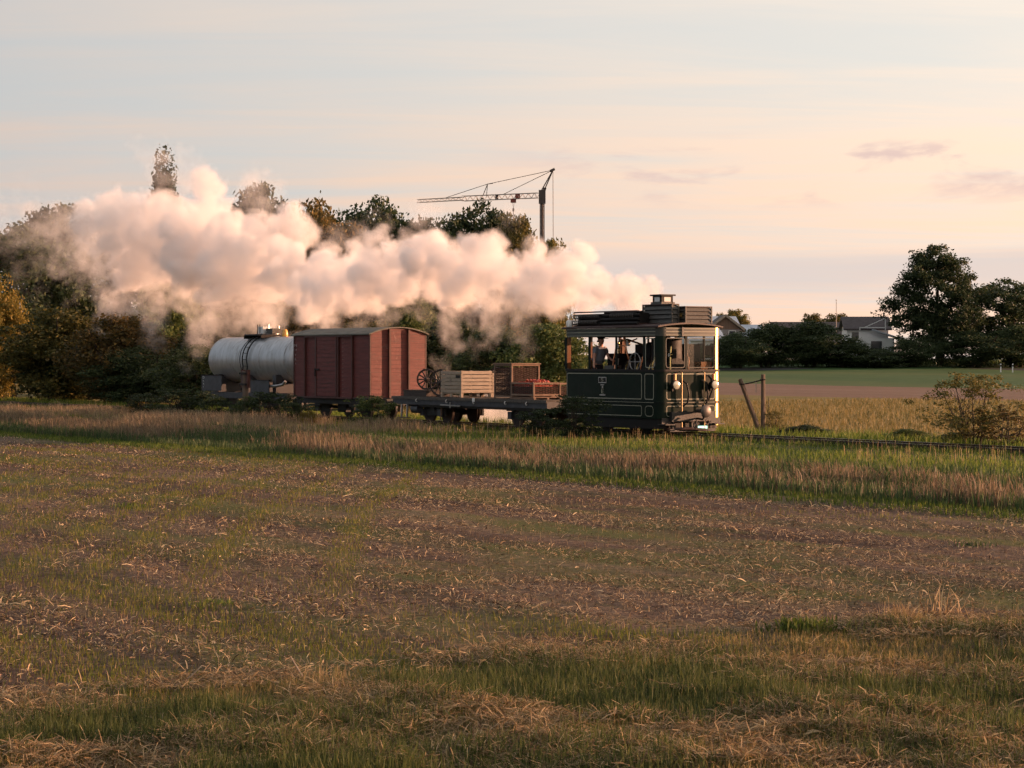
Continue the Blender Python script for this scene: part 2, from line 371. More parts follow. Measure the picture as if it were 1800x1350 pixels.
M['asphalt'] = soil('grey asphalt', [(0.25, (0.04, 0.04, 0.04)), (0.8, (0.07, 0.068, 0.065))], 0.4, 5.0, bump=0.1)

M['leaf_dark'] = leafy('dark green leaf', [(0.0, (0.022, 0.036, 0.016)), (0.5, (0.042, 0.062, 0.025)), (1.0, (0.072, 0.091, 0.034))], 0.30)
M['leaf_green'] = leafy('mid green leaf', [(0.0, (0.042, 0.067, 0.022)), (0.5, (0.083, 0.115, 0.035)), (1.0, (0.152, 0.168, 0.051))], 0.35)
M['leaf_olive'] = leafy('olive turning leaf', [(0.0, (0.058, 0.064, 0.020)), (0.5, (0.123, 0.113, 0.032)), (1.0, (0.217, 0.167, 0.043))], 0.35)
M['leaf_rust'] = leafy('rusty autumn leaf', [(0.0, (0.049, 0.043, 0.017)), (0.4, (0.092, 0.076, 0.027)), (0.75, (0.151, 0.095, 0.030)), (1.0, (0.184, 0.128, 0.038))], 0.35)
M['leaf_gold'] = leafy('sun tinted golden leaf', [(0.0, (0.078, 0.073, 0.019)), (0.5, (0.174, 0.132, 0.027)), (1.0, (0.276, 0.185, 0.036))], 0.40)  # yellow leaf with the orange of the low sun mixed into its tones
M['blade_dry'] = leafy('dry grass blade', [(0.0, (0.184, 0.124, 0.064)), (0.4, (0.299, 0.207, 0.105)), (0.75, (0.437, 0.305, 0.154)), (1.0, (0.207, 0.196, 0.066))], 0.40)
M['blade_tall'] = leafy('tall dry grass stem', [(0.0, (0.12, 0.086, 0.056)), (0.35, (0.20, 0.140, 0.090)), (0.7, (0.27, 0.195, 0.122)), (0.88, (0.37, 0.27, 0.165)), (1.0, (0.12, 0.12, 0.045))], 0.40)
M['blade_green'] = leafy('green grass blade', [(0.0, (0.045, 0.080, 0.014)), (0.5, (0.105, 0.155, 0.026)), (1.0, (0.22, 0.24, 0.045))], 0.45)
M['blade_deep'] = leafy('deep green undergrowth blade', [(0.0, (0.030, 0.054, 0.022)), (0.5, (0.057, 0.089, 0.032)), (1.0, (0.101, 0.132, 0.046))], 0.35)
M['blade_verge'] = leafy('mixed verge blade', [(0.0, (0.067, 0.079, 0.022)), (0.35, (0.140, 0.138, 0.040)), (0.6, (0.224, 0.171, 0.065)), (0.85, (0.347, 0.237, 0.095)), (1.0, (0.470, 0.330, 0.140))], 0.40)
M['blade_regrow'] = leafy('yellow green regrowth blade', [(0.0, (0.065, 0.100, 0.014)), (0.5, (0.145, 0.165, 0.026)), (1.0, (0.29, 0.235, 0.050))], 0.5)
M['blade_olive'] = leafy('olive green verge blade', [(0.0, (0.050, 0.070, 0.020)), (0.5, (0.095, 0.120, 0.034)), (1.0, (0.18, 0.19, 0.062))], 0.45)
M['straw_mix'] = leafy('mixed straw and husk', [(0.0, (0.030, 0.018, 0.013)), (0.35, (0.085, 0.052, 0.034)), (0.5, (0.22, 0.145, 0.086)), (0.8, (0.42, 0.29, 0.165)), (1.0, (0.66, 0.49, 0.29))], 0.25)
M['straw'] = leafy('straw', [(0.0, (0.10, 0.062, 0.032)), (0.35, (0.24, 0.158, 0.080)), (0.8, (0.46, 0.315, 0.165)), (1.0, (0.66, 0.48, 0.27))], 0.35)
M['stub_gold'] = leafy('yellow stubble blade', [(0.0, (0.10, 0.098, 0.032)), (0.5, (0.20, 0.160, 0.058)), (1.0, (0.32, 0.235, 0.098))], 0.42)


# ------------------------------------------------------------------ mesh helpers
class MB:
    def __init__(self): self.v = []; self.f = []
    def quad(self, a, b, c, d):
        n = len(self.v); self.v += [tuple(a), tuple(b), tuple(c), tuple(d)]; self.f.append((n, n + 1, n + 2, n + 3)); return self
    def box(self, x0, x1, y0, y1, z0, z1, mtx=None):
        n = len(self.v)
        p = [(x0, y0, z0), (x1, y0, z0), (x1, y1, z0), (x0, y1, z0), (x0, y0, z1), (x1, y0, z1), (x1, y1, z1), (x0, y1, z1)]
        if mtx is not None: p = [tuple(mtx @ Vector(q)) for q in p]
        self.v += p
        self.f += [tuple(n + i for i in f) for f in ((0, 3, 2, 1), (4, 5, 6, 7), (0, 1, 5, 4), (1, 2, 6, 5), (2, 3, 7, 6), (3, 0, 4, 7))]
        return self
    def bar(self, a, b, w, h=None, up=(0, 0, 1)):
        """rectangular bar from a to b"""
        a, b = Vector(a), Vector(b); h = h or w; d = (b - a); ln = d.length; d.normalize()
        upv = Vector(up)
        if abs(d.dot(upv)) > 0.98: upv = Vector((1, 0, 0))
        sd = d.cross(upv).normalized(); u2 = sd.cross(d)
        n = len(self.v)
        for p in (a, b):
            for i, j in ((-1, -1), (1, -1), (1, 1), (-1, 1)): self.v.append(tuple(p + sd * (i * w / 2) + u2 * (j * h / 2)))
        self.f += [(n, n + 3, n + 2, n + 1), (n + 4, n + 5, n + 6, n + 7)] + [(n + i, n + (i + 1) % 4, n + 4 + (i + 1) % 4, n + 4 + i) for i in range(4)]
        return self
    def tube(self, pts, rad, k=8, cap=True):
        pts = [Vector(p) for p in pts]; rad = rad if hasattr(rad, '__len__') else [rad] * len(pts)
        n = len(self.v); prev = None
        for i, p in enumerate(pts):
            d = (pts[min(i + 1, len(pts) - 1)] - pts[max(i - 1, 0)]).normalized()
            if prev is None:
                a = d.cross(Vector((0, 0, 1)))
                if a.length < 0.05: a = d.cross(Vector((1, 0, 0)))
                a.normalize()
            else:
                a = prev - d * prev.dot(d)
                a.normalize()
            prev = a; b = d.cross(a)
            for j in range(k):
                t = 2 * math.pi * j / k; self.v.append(tuple(p + (a * math.cos(t) + b * math.sin(t)) * rad[i]))
        for i in range(len(pts) - 1):
            for j in range(k):
                self.f.append((n + i * k + j, n + i * k + (j + 1) % k, n + (i + 1) * k + (j + 1) % k, n + (i + 1) * k + j))
        if cap:
            self.f.append(tuple(n + j for j in reversed(range(k)))); m0 = n + (len(pts) - 1) * k; self.f.append(tuple(m0 + j for j in range(k)))
        return self
    def cyl(self, a, b, r, r2=None, k=16): return self.tube([a, b], [r, r if r2 is None else r2], k)
    def lathe(self, prof, centre, axis='Z', k=24):
        """prof: (radius, offset along axis)"""
        n = len(self.v); c = Vector(centre)
        for r, o in prof:
            for j in range(k):
                t = 2 * math.pi * j / k; a, b = r * math.cos(t), r * math.sin(t)
                self.v.append(tuple(c + (Vector((a, b, o)) if axis == 'Z' else Vector((o, a, b)) if axis == 'X' else Vector((b, o, a)))))
        for i in range(len(prof) - 1):
            for j in range(k): self.f.append((n + i * k + j, n + i * k + (j + 1) % k, n + (i + 1) * k + (j + 1) % k, n + (i + 1) * k + j))
        self.f.append(tuple(n + j for j in reversed(range(k)))); m0 = n + (len(prof) - 1) * k; self.f.append(tuple(m0 + j for j in range(k)))
        return self
    def ring(self, centre, r, t, axis='Y', k=28, k2=6, wid=None):
        n = len(self.v); c = Vector(centre); wid = wid or t
        ax = {'X': (Vector((0, 1, 0)), Vector((0, 0, 1)), Vector((1, 0, 0))), 'Y': (Vector((1, 0, 0)), Vector((0, 0, 1)), Vector((0, 1, 0))), 'Z': (Vector((1, 0, 0)), Vector((0, 1, 0)), Vector((0, 0, 1)))}[axis]
        for i in range(k):
            a = 2 * math.pi * i / k; rd = ax[0] * math.cos(a) + ax[1] * math.sin(a)
            for j in range(k2):
                b = 2 * math.pi * j / k2; self.v.append(tuple(c + rd * (r + t * math.cos(b)) + ax[2] * (wid * math.sin(b))))
        for i in range(k):
            for j in range(k2): self.f.append((n + i * k2 + j, n + ((i + 1) % k) * k2 + j, n + ((i + 1) % k) * k2 + (j + 1) % k2, n + i * k2 + (j + 1) % k2))
        return self
    def prism(self, poly, z0, z1):
        n = len(self.v); k = len(poly)
        self.v += [(x, y, z0) for x, y in poly] + [(x, y, z1) for x, y in poly]
        self.f += [tuple(n + i for i in reversed(range(k))), tuple(n + k + i for i in range(k))] + [(n + i, n + (i + 1) % k, n + k + (i + 1) % k, n + k + i) for i in range(k)]
        return self
    def mesh(self, name):
        me = bpy.data.meshes.new(name); me.from_pydata(self.v, [], self.f); me.update(); return me


def obj(name, mb, mat, parent=None, smooth=False, mtx=None):
    me = mb.mesh(name) if isinstance(mb, MB) else mb
    if mat is not None and not me.materials: me.materials.append(M[mat] if isinstance(mat, str) else mat)
    if smooth:
        me.shade_smooth()
        try: me.set_sharp_from_angle(angle=R(38))
        except Exception: pass
    o = bpy.data.objects.new(name, me); C.objects.link(o)
    if parent is not None: o.parent = parent
    if mtx is not None: o.matrix_local = mtx
    return o


def tag(o, label=None, cat=None, group=None, kind=None):
    if label: o['label'] = label
    if cat: o['category'] = cat
    if group: o['group'] = group
    if kind: o['kind'] = kind
    return o


def thing(name, label, cat, loc=(0, 0, 0), rz=0.0, group=None):
    o = bpy.data.objects.new(name, None); C.objects.link(o); o.location = loc; o.rotation_euler = (0, 0, rz)
    o.empty_display_size = 0.2
    return tag(o, label, cat, group)


def text(name, s, size, mat, parent, mtx, ext=0.002):
    c = bpy.data.curves.new(name, 'FONT'); c.body = s; c.size = size; c.extrude = ext; c.align_x = 'CENTER'; c.align_y = 'CENTER'
    tmp = bpy.data.objects.new('tmp', c); C.objects.link(tmp); bpy.context.view_layer.update()
    me = bpy.data.meshes.new_from_object(tmp.evaluated_get(bpy.context.evaluated_depsgraph_get())); bpy.data.objects.remove(tmp); bpy.data.curves.remove(c)
    me.name = name; me.materials.clear(); me.materials.append(M[mat]); o = bpy.data.objects.new(name, me); C.objects.link(o); o.parent = parent; o.matrix_local = mtx
    return o


def fast_mesh(name, verts, faces_n, loops, mat, smooth=False):
    """verts (n,3); faces_n vertices per face; loops flat index array"""
    me = bpy.data.meshes.new(name)
    me.vertices.add(len(verts)); me.vertices.foreach_set('co', np.ascontiguousarray(verts, dtype=np.float32).ravel())
    nf = len(loops) // faces_n
    me.loops.add(len(loops)); me.loops.foreach_set('vertex_index', np.ascontiguousarray(loops, dtype=np.int32))
    me.polygons.add(nf); me.polygons.foreach_set('loop_start', np.arange(0, nf * faces_n, faces_n, dtype=np.int32))
    try: me.polygons.foreach_set('loop_total', np.full(nf, faces_n, dtype=np.int32))
    except Exception: pass
    if smooth: me.polygons.foreach_set('use_smooth', np.ones(nf, dtype=bool))
    me.update(calc_edges=True); me.validate()
    me.materials.append(M[mat]); return me


# ================================================================== THE GROUND
def axis(a0, a1, fine, lo, hi, grow=1.35):
    core = list(np.arange(a0, a1 + 1e-6, fine)); st = fine; x = a0; left = []
    while x > lo: st *= grow; x = max(lo, x - st); left.append(x)
    st = fine; x = core[-1]; right = []
    while x < hi: st *= grow; x = min(hi, x + st); right.append(x)
    return np.array(left[::-1] + core + right)


S_AX = axis(-62, 70, 0.25, -1800, 1800)


def sheet(name, ls, mat, dz=0.0):
    S, Lm = np.meshgrid(S_AX, ls); X = T0[0] + S * U[0] + Lm * W[0]; Y = T0[1] + S * U[1] + Lm * W[1]
    Z = height(X, Y) + dz
    V = np.stack([X, Y, Z], -1).reshape(-1, 3); nl, ns = len(ls), len(S_AX)
    i = np.arange(nl - 1)[:, None] * ns + np.arange(ns - 1)[None, :]
    Fq = np.stack([i, i + 1, i + 1 + ns, i + ns], -1).reshape(-1)
    o = obj(name, fast_mesh(name, V, 4, Fq, mat, True), None)
    return tag(o, kind='structure')


sheet('field', np.concatenate([axis(-46, -15, 0.22, -1500, -15)[:-1], [-15.0]]), 'soil_field')
sheet('grass_verge', np.arange(-15, -1.5 + 1e-6, 0.45), 'soil_grass')
sheet('track_bed', np.array([-1.5, -0.9, -0.3, 0.3, 0.9, 1.5]), 'soil_bed')
sheet('grass_strip', np.arange(1.5, 4.51, 0.6), 'soil_grass')
sheet('stubble_field', np.concatenate([np.arange(4.5, 20, 1.2), np.arange(20, 50.1, 3)])[:-1].tolist() + [50.0], 'soil_stubble')
sheet('ploughed_strip', np.linspace(50, 86, 13), 'soil_plough')
sheet('green_field', np.concatenate([np.linspace(86, 250, 50), np.array([300, 400, 600, 1000, 1800, 2600.])]), 'soil_green')


def road():
    xs = np.linspace(-250, 330, 60); V = []; Fq = []
    for k, x in enumerate(xs):
        yc = 262 - 0.03 * x
        for d in (-2.6, 2.6): V.append((x, yc + d, hz(x, yc + d) + 0.03))
    for k in range(len(xs) - 1): Fq += [2 * k, 2 * k + 2, 2 * k + 3, 2 * k + 1]
    tag(obj('road', fast_mesh('road', np.array(V), 4, np.array(Fq), 'asphalt'), None), kind='structure')


road()


# ------------------------------------------------------------------ grass and straw
def blades(name, x, y, h, w, mat, lean=0.35, zoff=0.0, drift=(0.0, 0.0), wide_mid=0.8, mid=0.55, label=None, cat=None):
    n = len(x); z = height(x, y) + zoff
    a = rng.uniform(0, 2 * math.pi, n); wx, wy = np.cos(a) * w / 2, np.sin(a) * w / 2
    b = rng.uniform(0, 2 * math.pi, n); ln = np.abs(rng.normal(0, lean, n)) * h
    dx, dy = np.cos(b) * ln + drift[0] * h, np.sin(b) * ln + drift[1] * h
    P = np.zeros((n, 5, 3))
    P[:, 0] = np.stack([x - wx * .6, y - wy * .6, z], -1); P[:, 1] = np.stack([x + wx * .6, y + wy * .6, z], -1)
    mx_, my_, mz_ = x + dx * .35, y + dy * .35, z + h * mid
    P[:, 2] = np.stack([mx_ - wx * wide_mid, my_ - wy * wide_mid, mz_], -1); P[:, 3] = np.stack([mx_ + wx * wide_mid, my_ + wy * wide_mid, mz_], -1)
    dz = np.sqrt(np.maximum(0.15, 1 - (dx * dx + dy * dy) / (h * h + 1e-9)))
    P[:, 4] = np.stack([x + dx, y + dy, z + h * dz], -1)
    i = np.arange(n)[:, None] * 5
    T = (i + np.array([0, 1, 3, 0, 3, 2, 2, 3, 4])[None, :]).reshape(-1)
    o = obj(name, fast_mesh(name, P.reshape(-1, 3), 3, T, mat), None)
    return tag(o, label, cat, kind='stuff')


def straws(name, x, y, ln, w, mat, lift=0.25, along=None, label=None, cat=None, zoff=0.012):
    n = len(x); z = height(x, y) + zoff
    a = rng.uniform(0, 2 * math.pi, n) if along is None else along + rng.normal(0, 0.55, n)
    t = rng.normal(0, lift, n)
    d = np.stack([np.cos(a) * np.cos(t), np.sin(a) * np.cos(t), np.abs(np.sin(t))], -1) * ln[:, None]
    sd = np.stack([-np.sin(a), np.cos(a), rng.normal(0, 0.6, n)], -1) * (w / 2)[:, None]
    p = np.stack([x, y, z], -1); bend = np.stack([np.zeros(n), np.zeros(n), ln * 0.08], -1)
    P = np.stack([p - sd, p + sd, p + d * .5 + sd + bend, p + d * .5 - sd + bend, p + d + sd * .5, p + d - sd * .5], 1)
    i = np.arange(n)[:, None] * 6
    T = (i + np.array([0, 1, 2, 3, 3, 2, 4, 5])[None, :]).reshape(-1)
    o = obj(name, fast_mesh(name, P.reshape(-1, 3), 4, T, mat), None)
    return tag(o, label, cat, kind='stuff')


def scatter_view(n, d0, d1, power=1.0, margin=4.0):
    """points on the ground in the view wedge, denser nearby"""
    u = rng.uniform(0, 1, n)
    D = d0 * (d1 / d0) ** u if power == 1 else d0 + (d1 - d0) * u
    X = rng.uniform(-1, 1, n) * (0.245 * D + margin)
    return X, D


def scatter_strip(n, s0, s1, l0, l1):
    s = rng.uniform(s0, s1, n); l = rng.uniform(l0, l1, n)
    return T0[0] + s * U[0] + l * W[0], T0[1] + s * U[1] + l * W[1], s, l


# foreground verge: dead mown grass over green
x, y = scatter_view(430000, 10.5, 23); v = verge_d(x, y); k = (v > -0.2) & (rng.uniform(0, 1, len(x)) < sstep(-0.3, 1.0, v))
x, y = x[k], y[k]; g = fbm(x * 0.75, y * 0.75, 31, 4)
kd = rng.uniform(0, 1, len(x)) > 0.85 * sstep(.42, .62, g + .16 * sstep(-.5, 2.5, x) * sstep(17.5, 15.5, y) * sstep(11.8, 12.6, y))
xd, yd = x[kd], y[kd]; hd = rng.uniform(0.03, 0.13, len(xd)) * (0.6 + 0.9 * fbm(xd * 2, yd * 2, 44))
blades('dry_verge_grass', xd, yd, hd * .85, rng.uniform(.004, .008, len(xd)), 'blade_verge', 0.75, label='low dead and green mown grass along the bottom of the picture', cat='grass')
kg = ~kd
xg, yg = x[kg], y[kg]; hg = rng.uniform(0.06, 0.17, len(xg))
blades('green_verge_grass', xg, yg, hg, rng.uniform(.004, .009, len(xg)), 'blade_olive', 0.5, label='fresh green tufts growing through the dead grass in the foreground', cat='grass')
x, y = scatter_view(270000, 10.5, 24); v = verge_d(x, y); k = (v > -0.6) & (fbm(x * 0.9, y * 0.9, 52, 3) + rng.normal(0, .05, len(x)) - .16 * sstep(-.5, 2.5, x) * sstep(17.5, 15.5, y) * sstep(11.8, 12.6, y) > 0.45); x, y = x[k], y[k]
straws('mown_hay', x, y, rng.uniform(.03, .15, len(x)), rng.uniform(.003, .007, len(x)), 'straw', 0.30, zoff=0.05, label='mown hay lying over the foreground verge', cat='hay')
# the field: cut rows along the line, two wheel tracks running away, broken straw
def row_cover(x, y):
    l_, s_ = xy_l(x, y), xy_s(x, y)
    rows = 0.5 + 0.5 * np.sin(2 * math.pi * (l_ / 2.3 + 1.1 * fbm(s_ * .07, l_ * .07, 151, 2)))
    band = fbm(s_ * .07, l_ * .22, 71, 4)
    wx = x + 6.6 + 0.05 * (y - 26) - 1.1 * sstep(30, 48, y)
    trk = sum(np.exp(-((wx - q) / .20) ** 2) for q in (-3.4, -2.3, -1.1, .0, 1.0, 1.9, 3.1, 4.6))
    return np.clip(1.25 * sstep(.42, .60, band) * (.10 + .90 * sstep(.40, .9, rows)) * (1 - .75 * sstep(1.5, -1.0, x) * sstep(19, 25, y) * sstep(50, 42, y)) + 1.1 * trk * sstep(19, 25, y) * sstep(52, 42, y) * sstep(1.5, -1.0, x), 0, 1)


x, y = scatter_view(380000, 12, 80); l = xy_l(x, y); c = row_cover(x, y)
k = (l < -15.1) & (verge_d(x, y) < 0.3) & (rng.uniform(0, 1, len(x)) < (0.10 + 0.75 * sstep(.38, .66, fbm(xy_s(x, y) * .3, l * .9, 61, 3))) * (1 - .75 * c)); x, y = x[k], y[k]
straws('field_straw', x, y, rng.uniform(.02, .07, len(x)) * np.where(rng.uniform(0, 1, len(x)) < .12, 2.2, 1), rng.uniform(.003, .008, len(x)) * np.maximum(1, y / 25), 'straw_mix', 0.34, label='straw scattered over the brown field', cat='straw')
x, y = scatter_view(420000, 12, 80); l = xy_l(x, y)
k = (l < -15.1) & (verge_d(x, y) < 0.3) & (rng.uniform(0, 1, len(x)) < row_cover(x, y)); x, y = x[k], y[k]
blades('field_regrowth', x, y, rng.uniform(.025, .075, len(x)), rng.uniform(.004, .008, len(x)) * np.maximum(1, y / 22), 'blade_regrow', 0.4, label='thin green and yellow regrowth striping the field', cat='grass')
x, y = scatter_view(34000, 12, 80); l = xy_l(x, y)
k = (l < -15.1) & (verge_d(x, y) < 0.3); x, y = x[k], y[k]
blades('field_stubble', x, y, rng.uniform(.03, .09, len(x)), rng.uniform(.004, .006, len(x)) * np.maximum(1, y / 25), 'straw', 0.3, label='short upright stubble stalks on the brown field', cat='stubble')
# clods of earth: small faceted lumps
x, y = scatter_view(26000, 12, 60); l = xy_l(x, y); k = (l < -15.2) & (verge_d(x, y) < 0.2) & (row_cover(x, y) < .5); x, y = x[k], y[k]; n = len(x)
r_ = rng.uniform(.012, .032, n) * np.maximum(1, y / 30); oc = np.array([(1, 0, 0), (-.5, .87, 0), (-.5, -.87, 0), (0.1, 0.1, .8)])
P = np.stack([x, y, height(x, y) - .004], -1)[:, None, :] + oc[None] * r_[:, None, None] * rng.uniform(.6, 1.3, (n, 4, 1))
T = (np.arange(n)[:, None] * 4 + np.array([0, 1, 3, 1, 2, 3, 2, 0, 3])[None]).reshape(-1)
tag(obj('earth_clod', fast_mesh('earth_clod', P.reshape(-1, 3), 3, T, 'soil_field'), None), 'small clods of earth strewn over the brown field', 'clods', kind='stuff')
# strip between field and railway
x, y, s, l = scatter_strip(34000, -75, 45, -16.0, -14.5)
blades('field_edge_grass', x, y, rng.uniform(.05, .14, len(x)), rng.uniform(.012, .022, len(x)), 'blade_green', 0.4, label='green grass line along the far edge of the field', cat='grass')
x, y, s, l = scatter_strip(80000, -75, 45, -14.7, -8.5); ht = 0.18 + 0.34 * fbm(s * .3, l * .5, 81, 3)
blades('ditch_undergrowth', x, y, ht * rng.uniform(.5, 1.0, len(x)), rng.uniform(.015, .035, len(x)), 'blade_deep', 0.35, label='deep green undergrowth in the ditch below the tall grass', cat='grass')
x, y, s, l = scatter_strip(150000, -75, 45, -14.2, -9.3); g = fbm(s * .35, l * .45, 91, 3); k = g + 0.10 * rng.normal(0, 1, len(x)) > 0.46 ; x, y, s, l, g = x[k], y[k], s[k], l[k], g[k]
hh = (0.10 + 0.50 * g + 0.28 * (fbm(s * 1.3, l * 1.3, 131, 2) - .4)) * rng.uniform(.35, 1.25, len(x)) * (1 - 0.45 * sstep(-11.5, -9.3, l))
blades('tall_dry_grass', x, y, hh, rng.uniform(.010, .024, len(x)), 'blade_tall', 0.42, drift=(-0.08, 0.03), wide_mid=0.9, mid=0.70, label='tall brown seeding grass between field and railway', cat='grass')
x, y, s, l = scatter_strip(70000, -75, -2, -9.6, -2.6); g = fbm(s * .35, l * .45, 191, 3); k = (g + 0.08 * rng.normal(0, 1, len(x)) > 0.45) & (rng.uniform(0, 1, len(x)) < sstep(-2, -12, s)); x, y, g = x[k], y[k], g[k]
blades('wagonside_dry_grass', x, y, (.12 + .5 * g) * rng.uniform(.4, 1.3, len(x)), rng.uniform(.008, .018, len(x)), 'blade_tall', 0.4, drift=(-0.08, 0.03), wide_mid=0.9, mid=0.72, label='tall dry grass in front of the tank and red wagon wheels', cat='grass')
x, y, s, l = scatter_strip(90000, -75, 36, -10.0, -1.1)
blades('trackside_grass', x, y, (1 - .6 * sstep(-4.5, -1.6, l)) * rng.uniform(.06, .20, len(x)) * (0.6 + 0.8 * fbm(x * .8, y * .8, 99)), rng.uniform(.012, .026, len(x)), 'blade_green', 0.4, label='short bright green grass in front of the rails', cat='grass')
x, y, s, l = scatter_strip(5000, -75, 32, -8.6, -2.2); k = fbm(s * .5, l * .5, 103) > 0.52; x, y = x[k], y[k]
blades('trackside_dry_stem', x, y, rng.uniform(.18, .46, len(x)), rng.uniform(.005, .010, len(x)), 'blade_dry', 0.35, wide_mid=1.2, mid=.85, label='pale seeding stems standing in the trackside grass', cat='grass')
x, y, s, l = scatter_strip(36000, -75, 32, 1.0, 4.8)
blades('bank_grass', x, y, rng.uniform(.10, .34, len(x)) * (0.6 + 0.8 * fbm(x * .6, y * .6, 109)), rng.uniform(.014, .03, len(x)), 'blade_green', 0.4, label='green grass on the far side of the rails', cat='grass')
x, y, s, l = scatter_strip(42000, -60, 32, -1.5, 1.4)
blades('track_weed', x, y, rng.uniform(.05, .19, len(x)) * np.where(np.abs(np.abs(l) - .5) < .07, .55, 1), rng.uniform(.012, .022, len(x)), 'blade_green', 0.5, label='low weeds growing between the two rails', cat='grass')
x, y, s, l = scatter_strip(150000, -40, 70, 4.6, 51); k = rng.uniform(0, 1, len(x)) < np.clip(1.25 - l / 60, 0.2, 1); x, y = x[k], y[k]
blades('golden_stubble', x, y, rng.uniform(.08, .26, len(x)) * (.6 + .8 * fbm(x * .15, y * .15, 141)), rng.uniform(.02, .04, len(x)), 'stub_gold', 0.4, label='sunlit golden stubble behind the railway', cat='stubble')
x, y, s, l = scatter_strip(26000, -10, 110, 46, 54); k = rng.uniform(0, 1, len(x)) < np.exp(-((l - 49 - 3 * (fbm(s * .15, l * .1, 161) - .5)) / 1.6) ** 2); x, y = x[k], y[k]
blades('stubble_margin', x, y, rng.uniform(.15, .4, len(x)), rng.uniform(.04, .09, len(x)), 'stub_gold', 0.4, label='ragged far edge of the golden stubble', cat='stubble')
x, y, s, l = scatter_strip(60000, -40, 190, 84, 150); k = rng.uniform(0, 1, len(x)) < .15 + .85 * sstep(.4, .62, fbm(s * .05, l * .12, 171, 3)); x, y = x[k], y[k]
blades('green_crop', x, y, rng.uniform(.12, .35, len(x)), rng.uniform(.08, .18, len(x)), 'blade_deep', 0.4, label='green crop rows beyond the ploughed strip', cat='crop')
xs = rng.uniform(-120, 150, 24000); ys = rng.uniform(266, 286, 24000)
blades('road_verge_grass', xs, ys, rng.uniform(.3, .9, 24000), rng.uniform(.08, .16, 24000), 'blade_deep', 0.3, label='long dark grass below the far hedge', cat='grass')


# ================================================================== TRACK
def build_track():
    t = bpy.data.objects.new('railway_track', None); C.objects.link(t); x, y = sl(0, 0); t.location = (x, y, 0.04); t.rotation_euler = (0, 0, ROT_TRACK)
    tag(t, 'single narrow railway track sunk in grass', 'railway track', kind='structure')
    for sy in (-0.5, 0.5):
        m = MB()
        for a, b, z0, z1 in ((-.055, .055, .0, .014), (-.009, .009, .014, .082), (-.028, .028, .082, .108)): m.box(-150, 90, sy + a, sy + b, z0 + .03, z1 + .03)
        r = obj('rail', m, 'rail', t)
        obj('rail_head', MB().box(-150, 90, sy - .026, sy + .026, .1385, .142), 'railtop', r)
    me = MB().box(-.11, .11, -.85, .85, -.09, -.004).mesh('sleeper')
    for k in range(130):
        o = obj('sleeper', me, 'sleeper', t); o.location = (-68 + k * 0.72, random.uniform(-.02, .02), 0)


build_track()


# ================================================================== TREES AND BUSHES
def crown_mesh(name, seed, n_clump, per, leaf, mat, rx=1.0, z0=0.25, top=1.0, shape='round', spread=0.20, flat=0.6):
    """leaf faces gathered in clumps through a unit-height crown (height 1, radius ~rx*0.5)"""
    r = np.random.default_rng(seed)
    out = []
    cen = []
    tries = 0
    while len(cen) < n_clump and tries < 20000:
        tries += 1
        d = r.normal(0, 1, 3); d /= np.linalg.norm(d); rad = r.uniform(0.25, 1) ** 0.45
        if shape in ('round', 'flame'): d[2] = math.copysign(abs(d[2]) ** .72, d[2]); d[:2] *= 1.12
        ang = math.atan2(d[1], d[0]); lump = 0.80 + 0.30 * math.sin(ang * 2 + seed) * math.sin(3 * d[2] + seed * 1.7) + 0.16 * math.sin(ang * 5 + seed * 3 + d[2] * 6)
        h = (top - z0) / 2; p = np.array([d[0] * rx * .5 * rad * lump, d[1] * rx * .5 * rad * lump, z0 + h + d[2] * h * rad * (0.9 + 0.12 * lump)])
        t = (p[2] - z0) / (top - z0)
        if shape == 'cone': p[:2] *= max(0.15, 1.15 - 0.95 * t)
        if shape == 'oval': p[:2] *= 1.12 - .35 * t
        if shape == 'bush': p[:2] *= 1.0 if t < .55 else max(.3, 1.5 - .95 * t)
        if shape == 'flame': p[:2] *= 0.75 + 0.25 * math.sin(t * 9 + ang)
        cen.append(p)
    cen = np.array(cen)
    for p in cen:
        k = int(per * r.uniform(.55, 1.35)); sc = spread * r.uniform(.55, 1.15) * rx
        d = r.normal(0, 1, (k, 3)); d /= np.linalg.norm(d, axis=1)[:, None]
        q = p + d * (r.uniform(0, 1, (k, 1)) ** 0.5) * sc * np.array([1, 1, flat]) * 0.62
        stray = r.uniform(0, 1, k) < 0.03; q[stray] += r.normal(0, sc * .12, (stray.sum(), 3))
        out.append(q)
    q = np.concatenate(out); n = len(q)
    q[:, 2] = np.maximum(q[:, 2], 0.01)
    a = r.normal(0, 1, (n, 3)); a /= np.linalg.norm(a, axis=1)[:, None]
    nb = r.normal(0, 1, (n, 3)); b = np.cross(a, nb); b /= np.linalg.norm(b, axis=1)[:, None]
    sz = leaf * r.uniform(.55, 1.3, (n, 1))
    P = np.stack([q - a * sz, q + b * sz * .55, q + a * sz, q - b * sz * .55], 1)
    Fq = np.arange(n * 4)
    me = fast_mesh(name, P.reshape(-1, 3), 4, Fq, mat)
    return me, cen


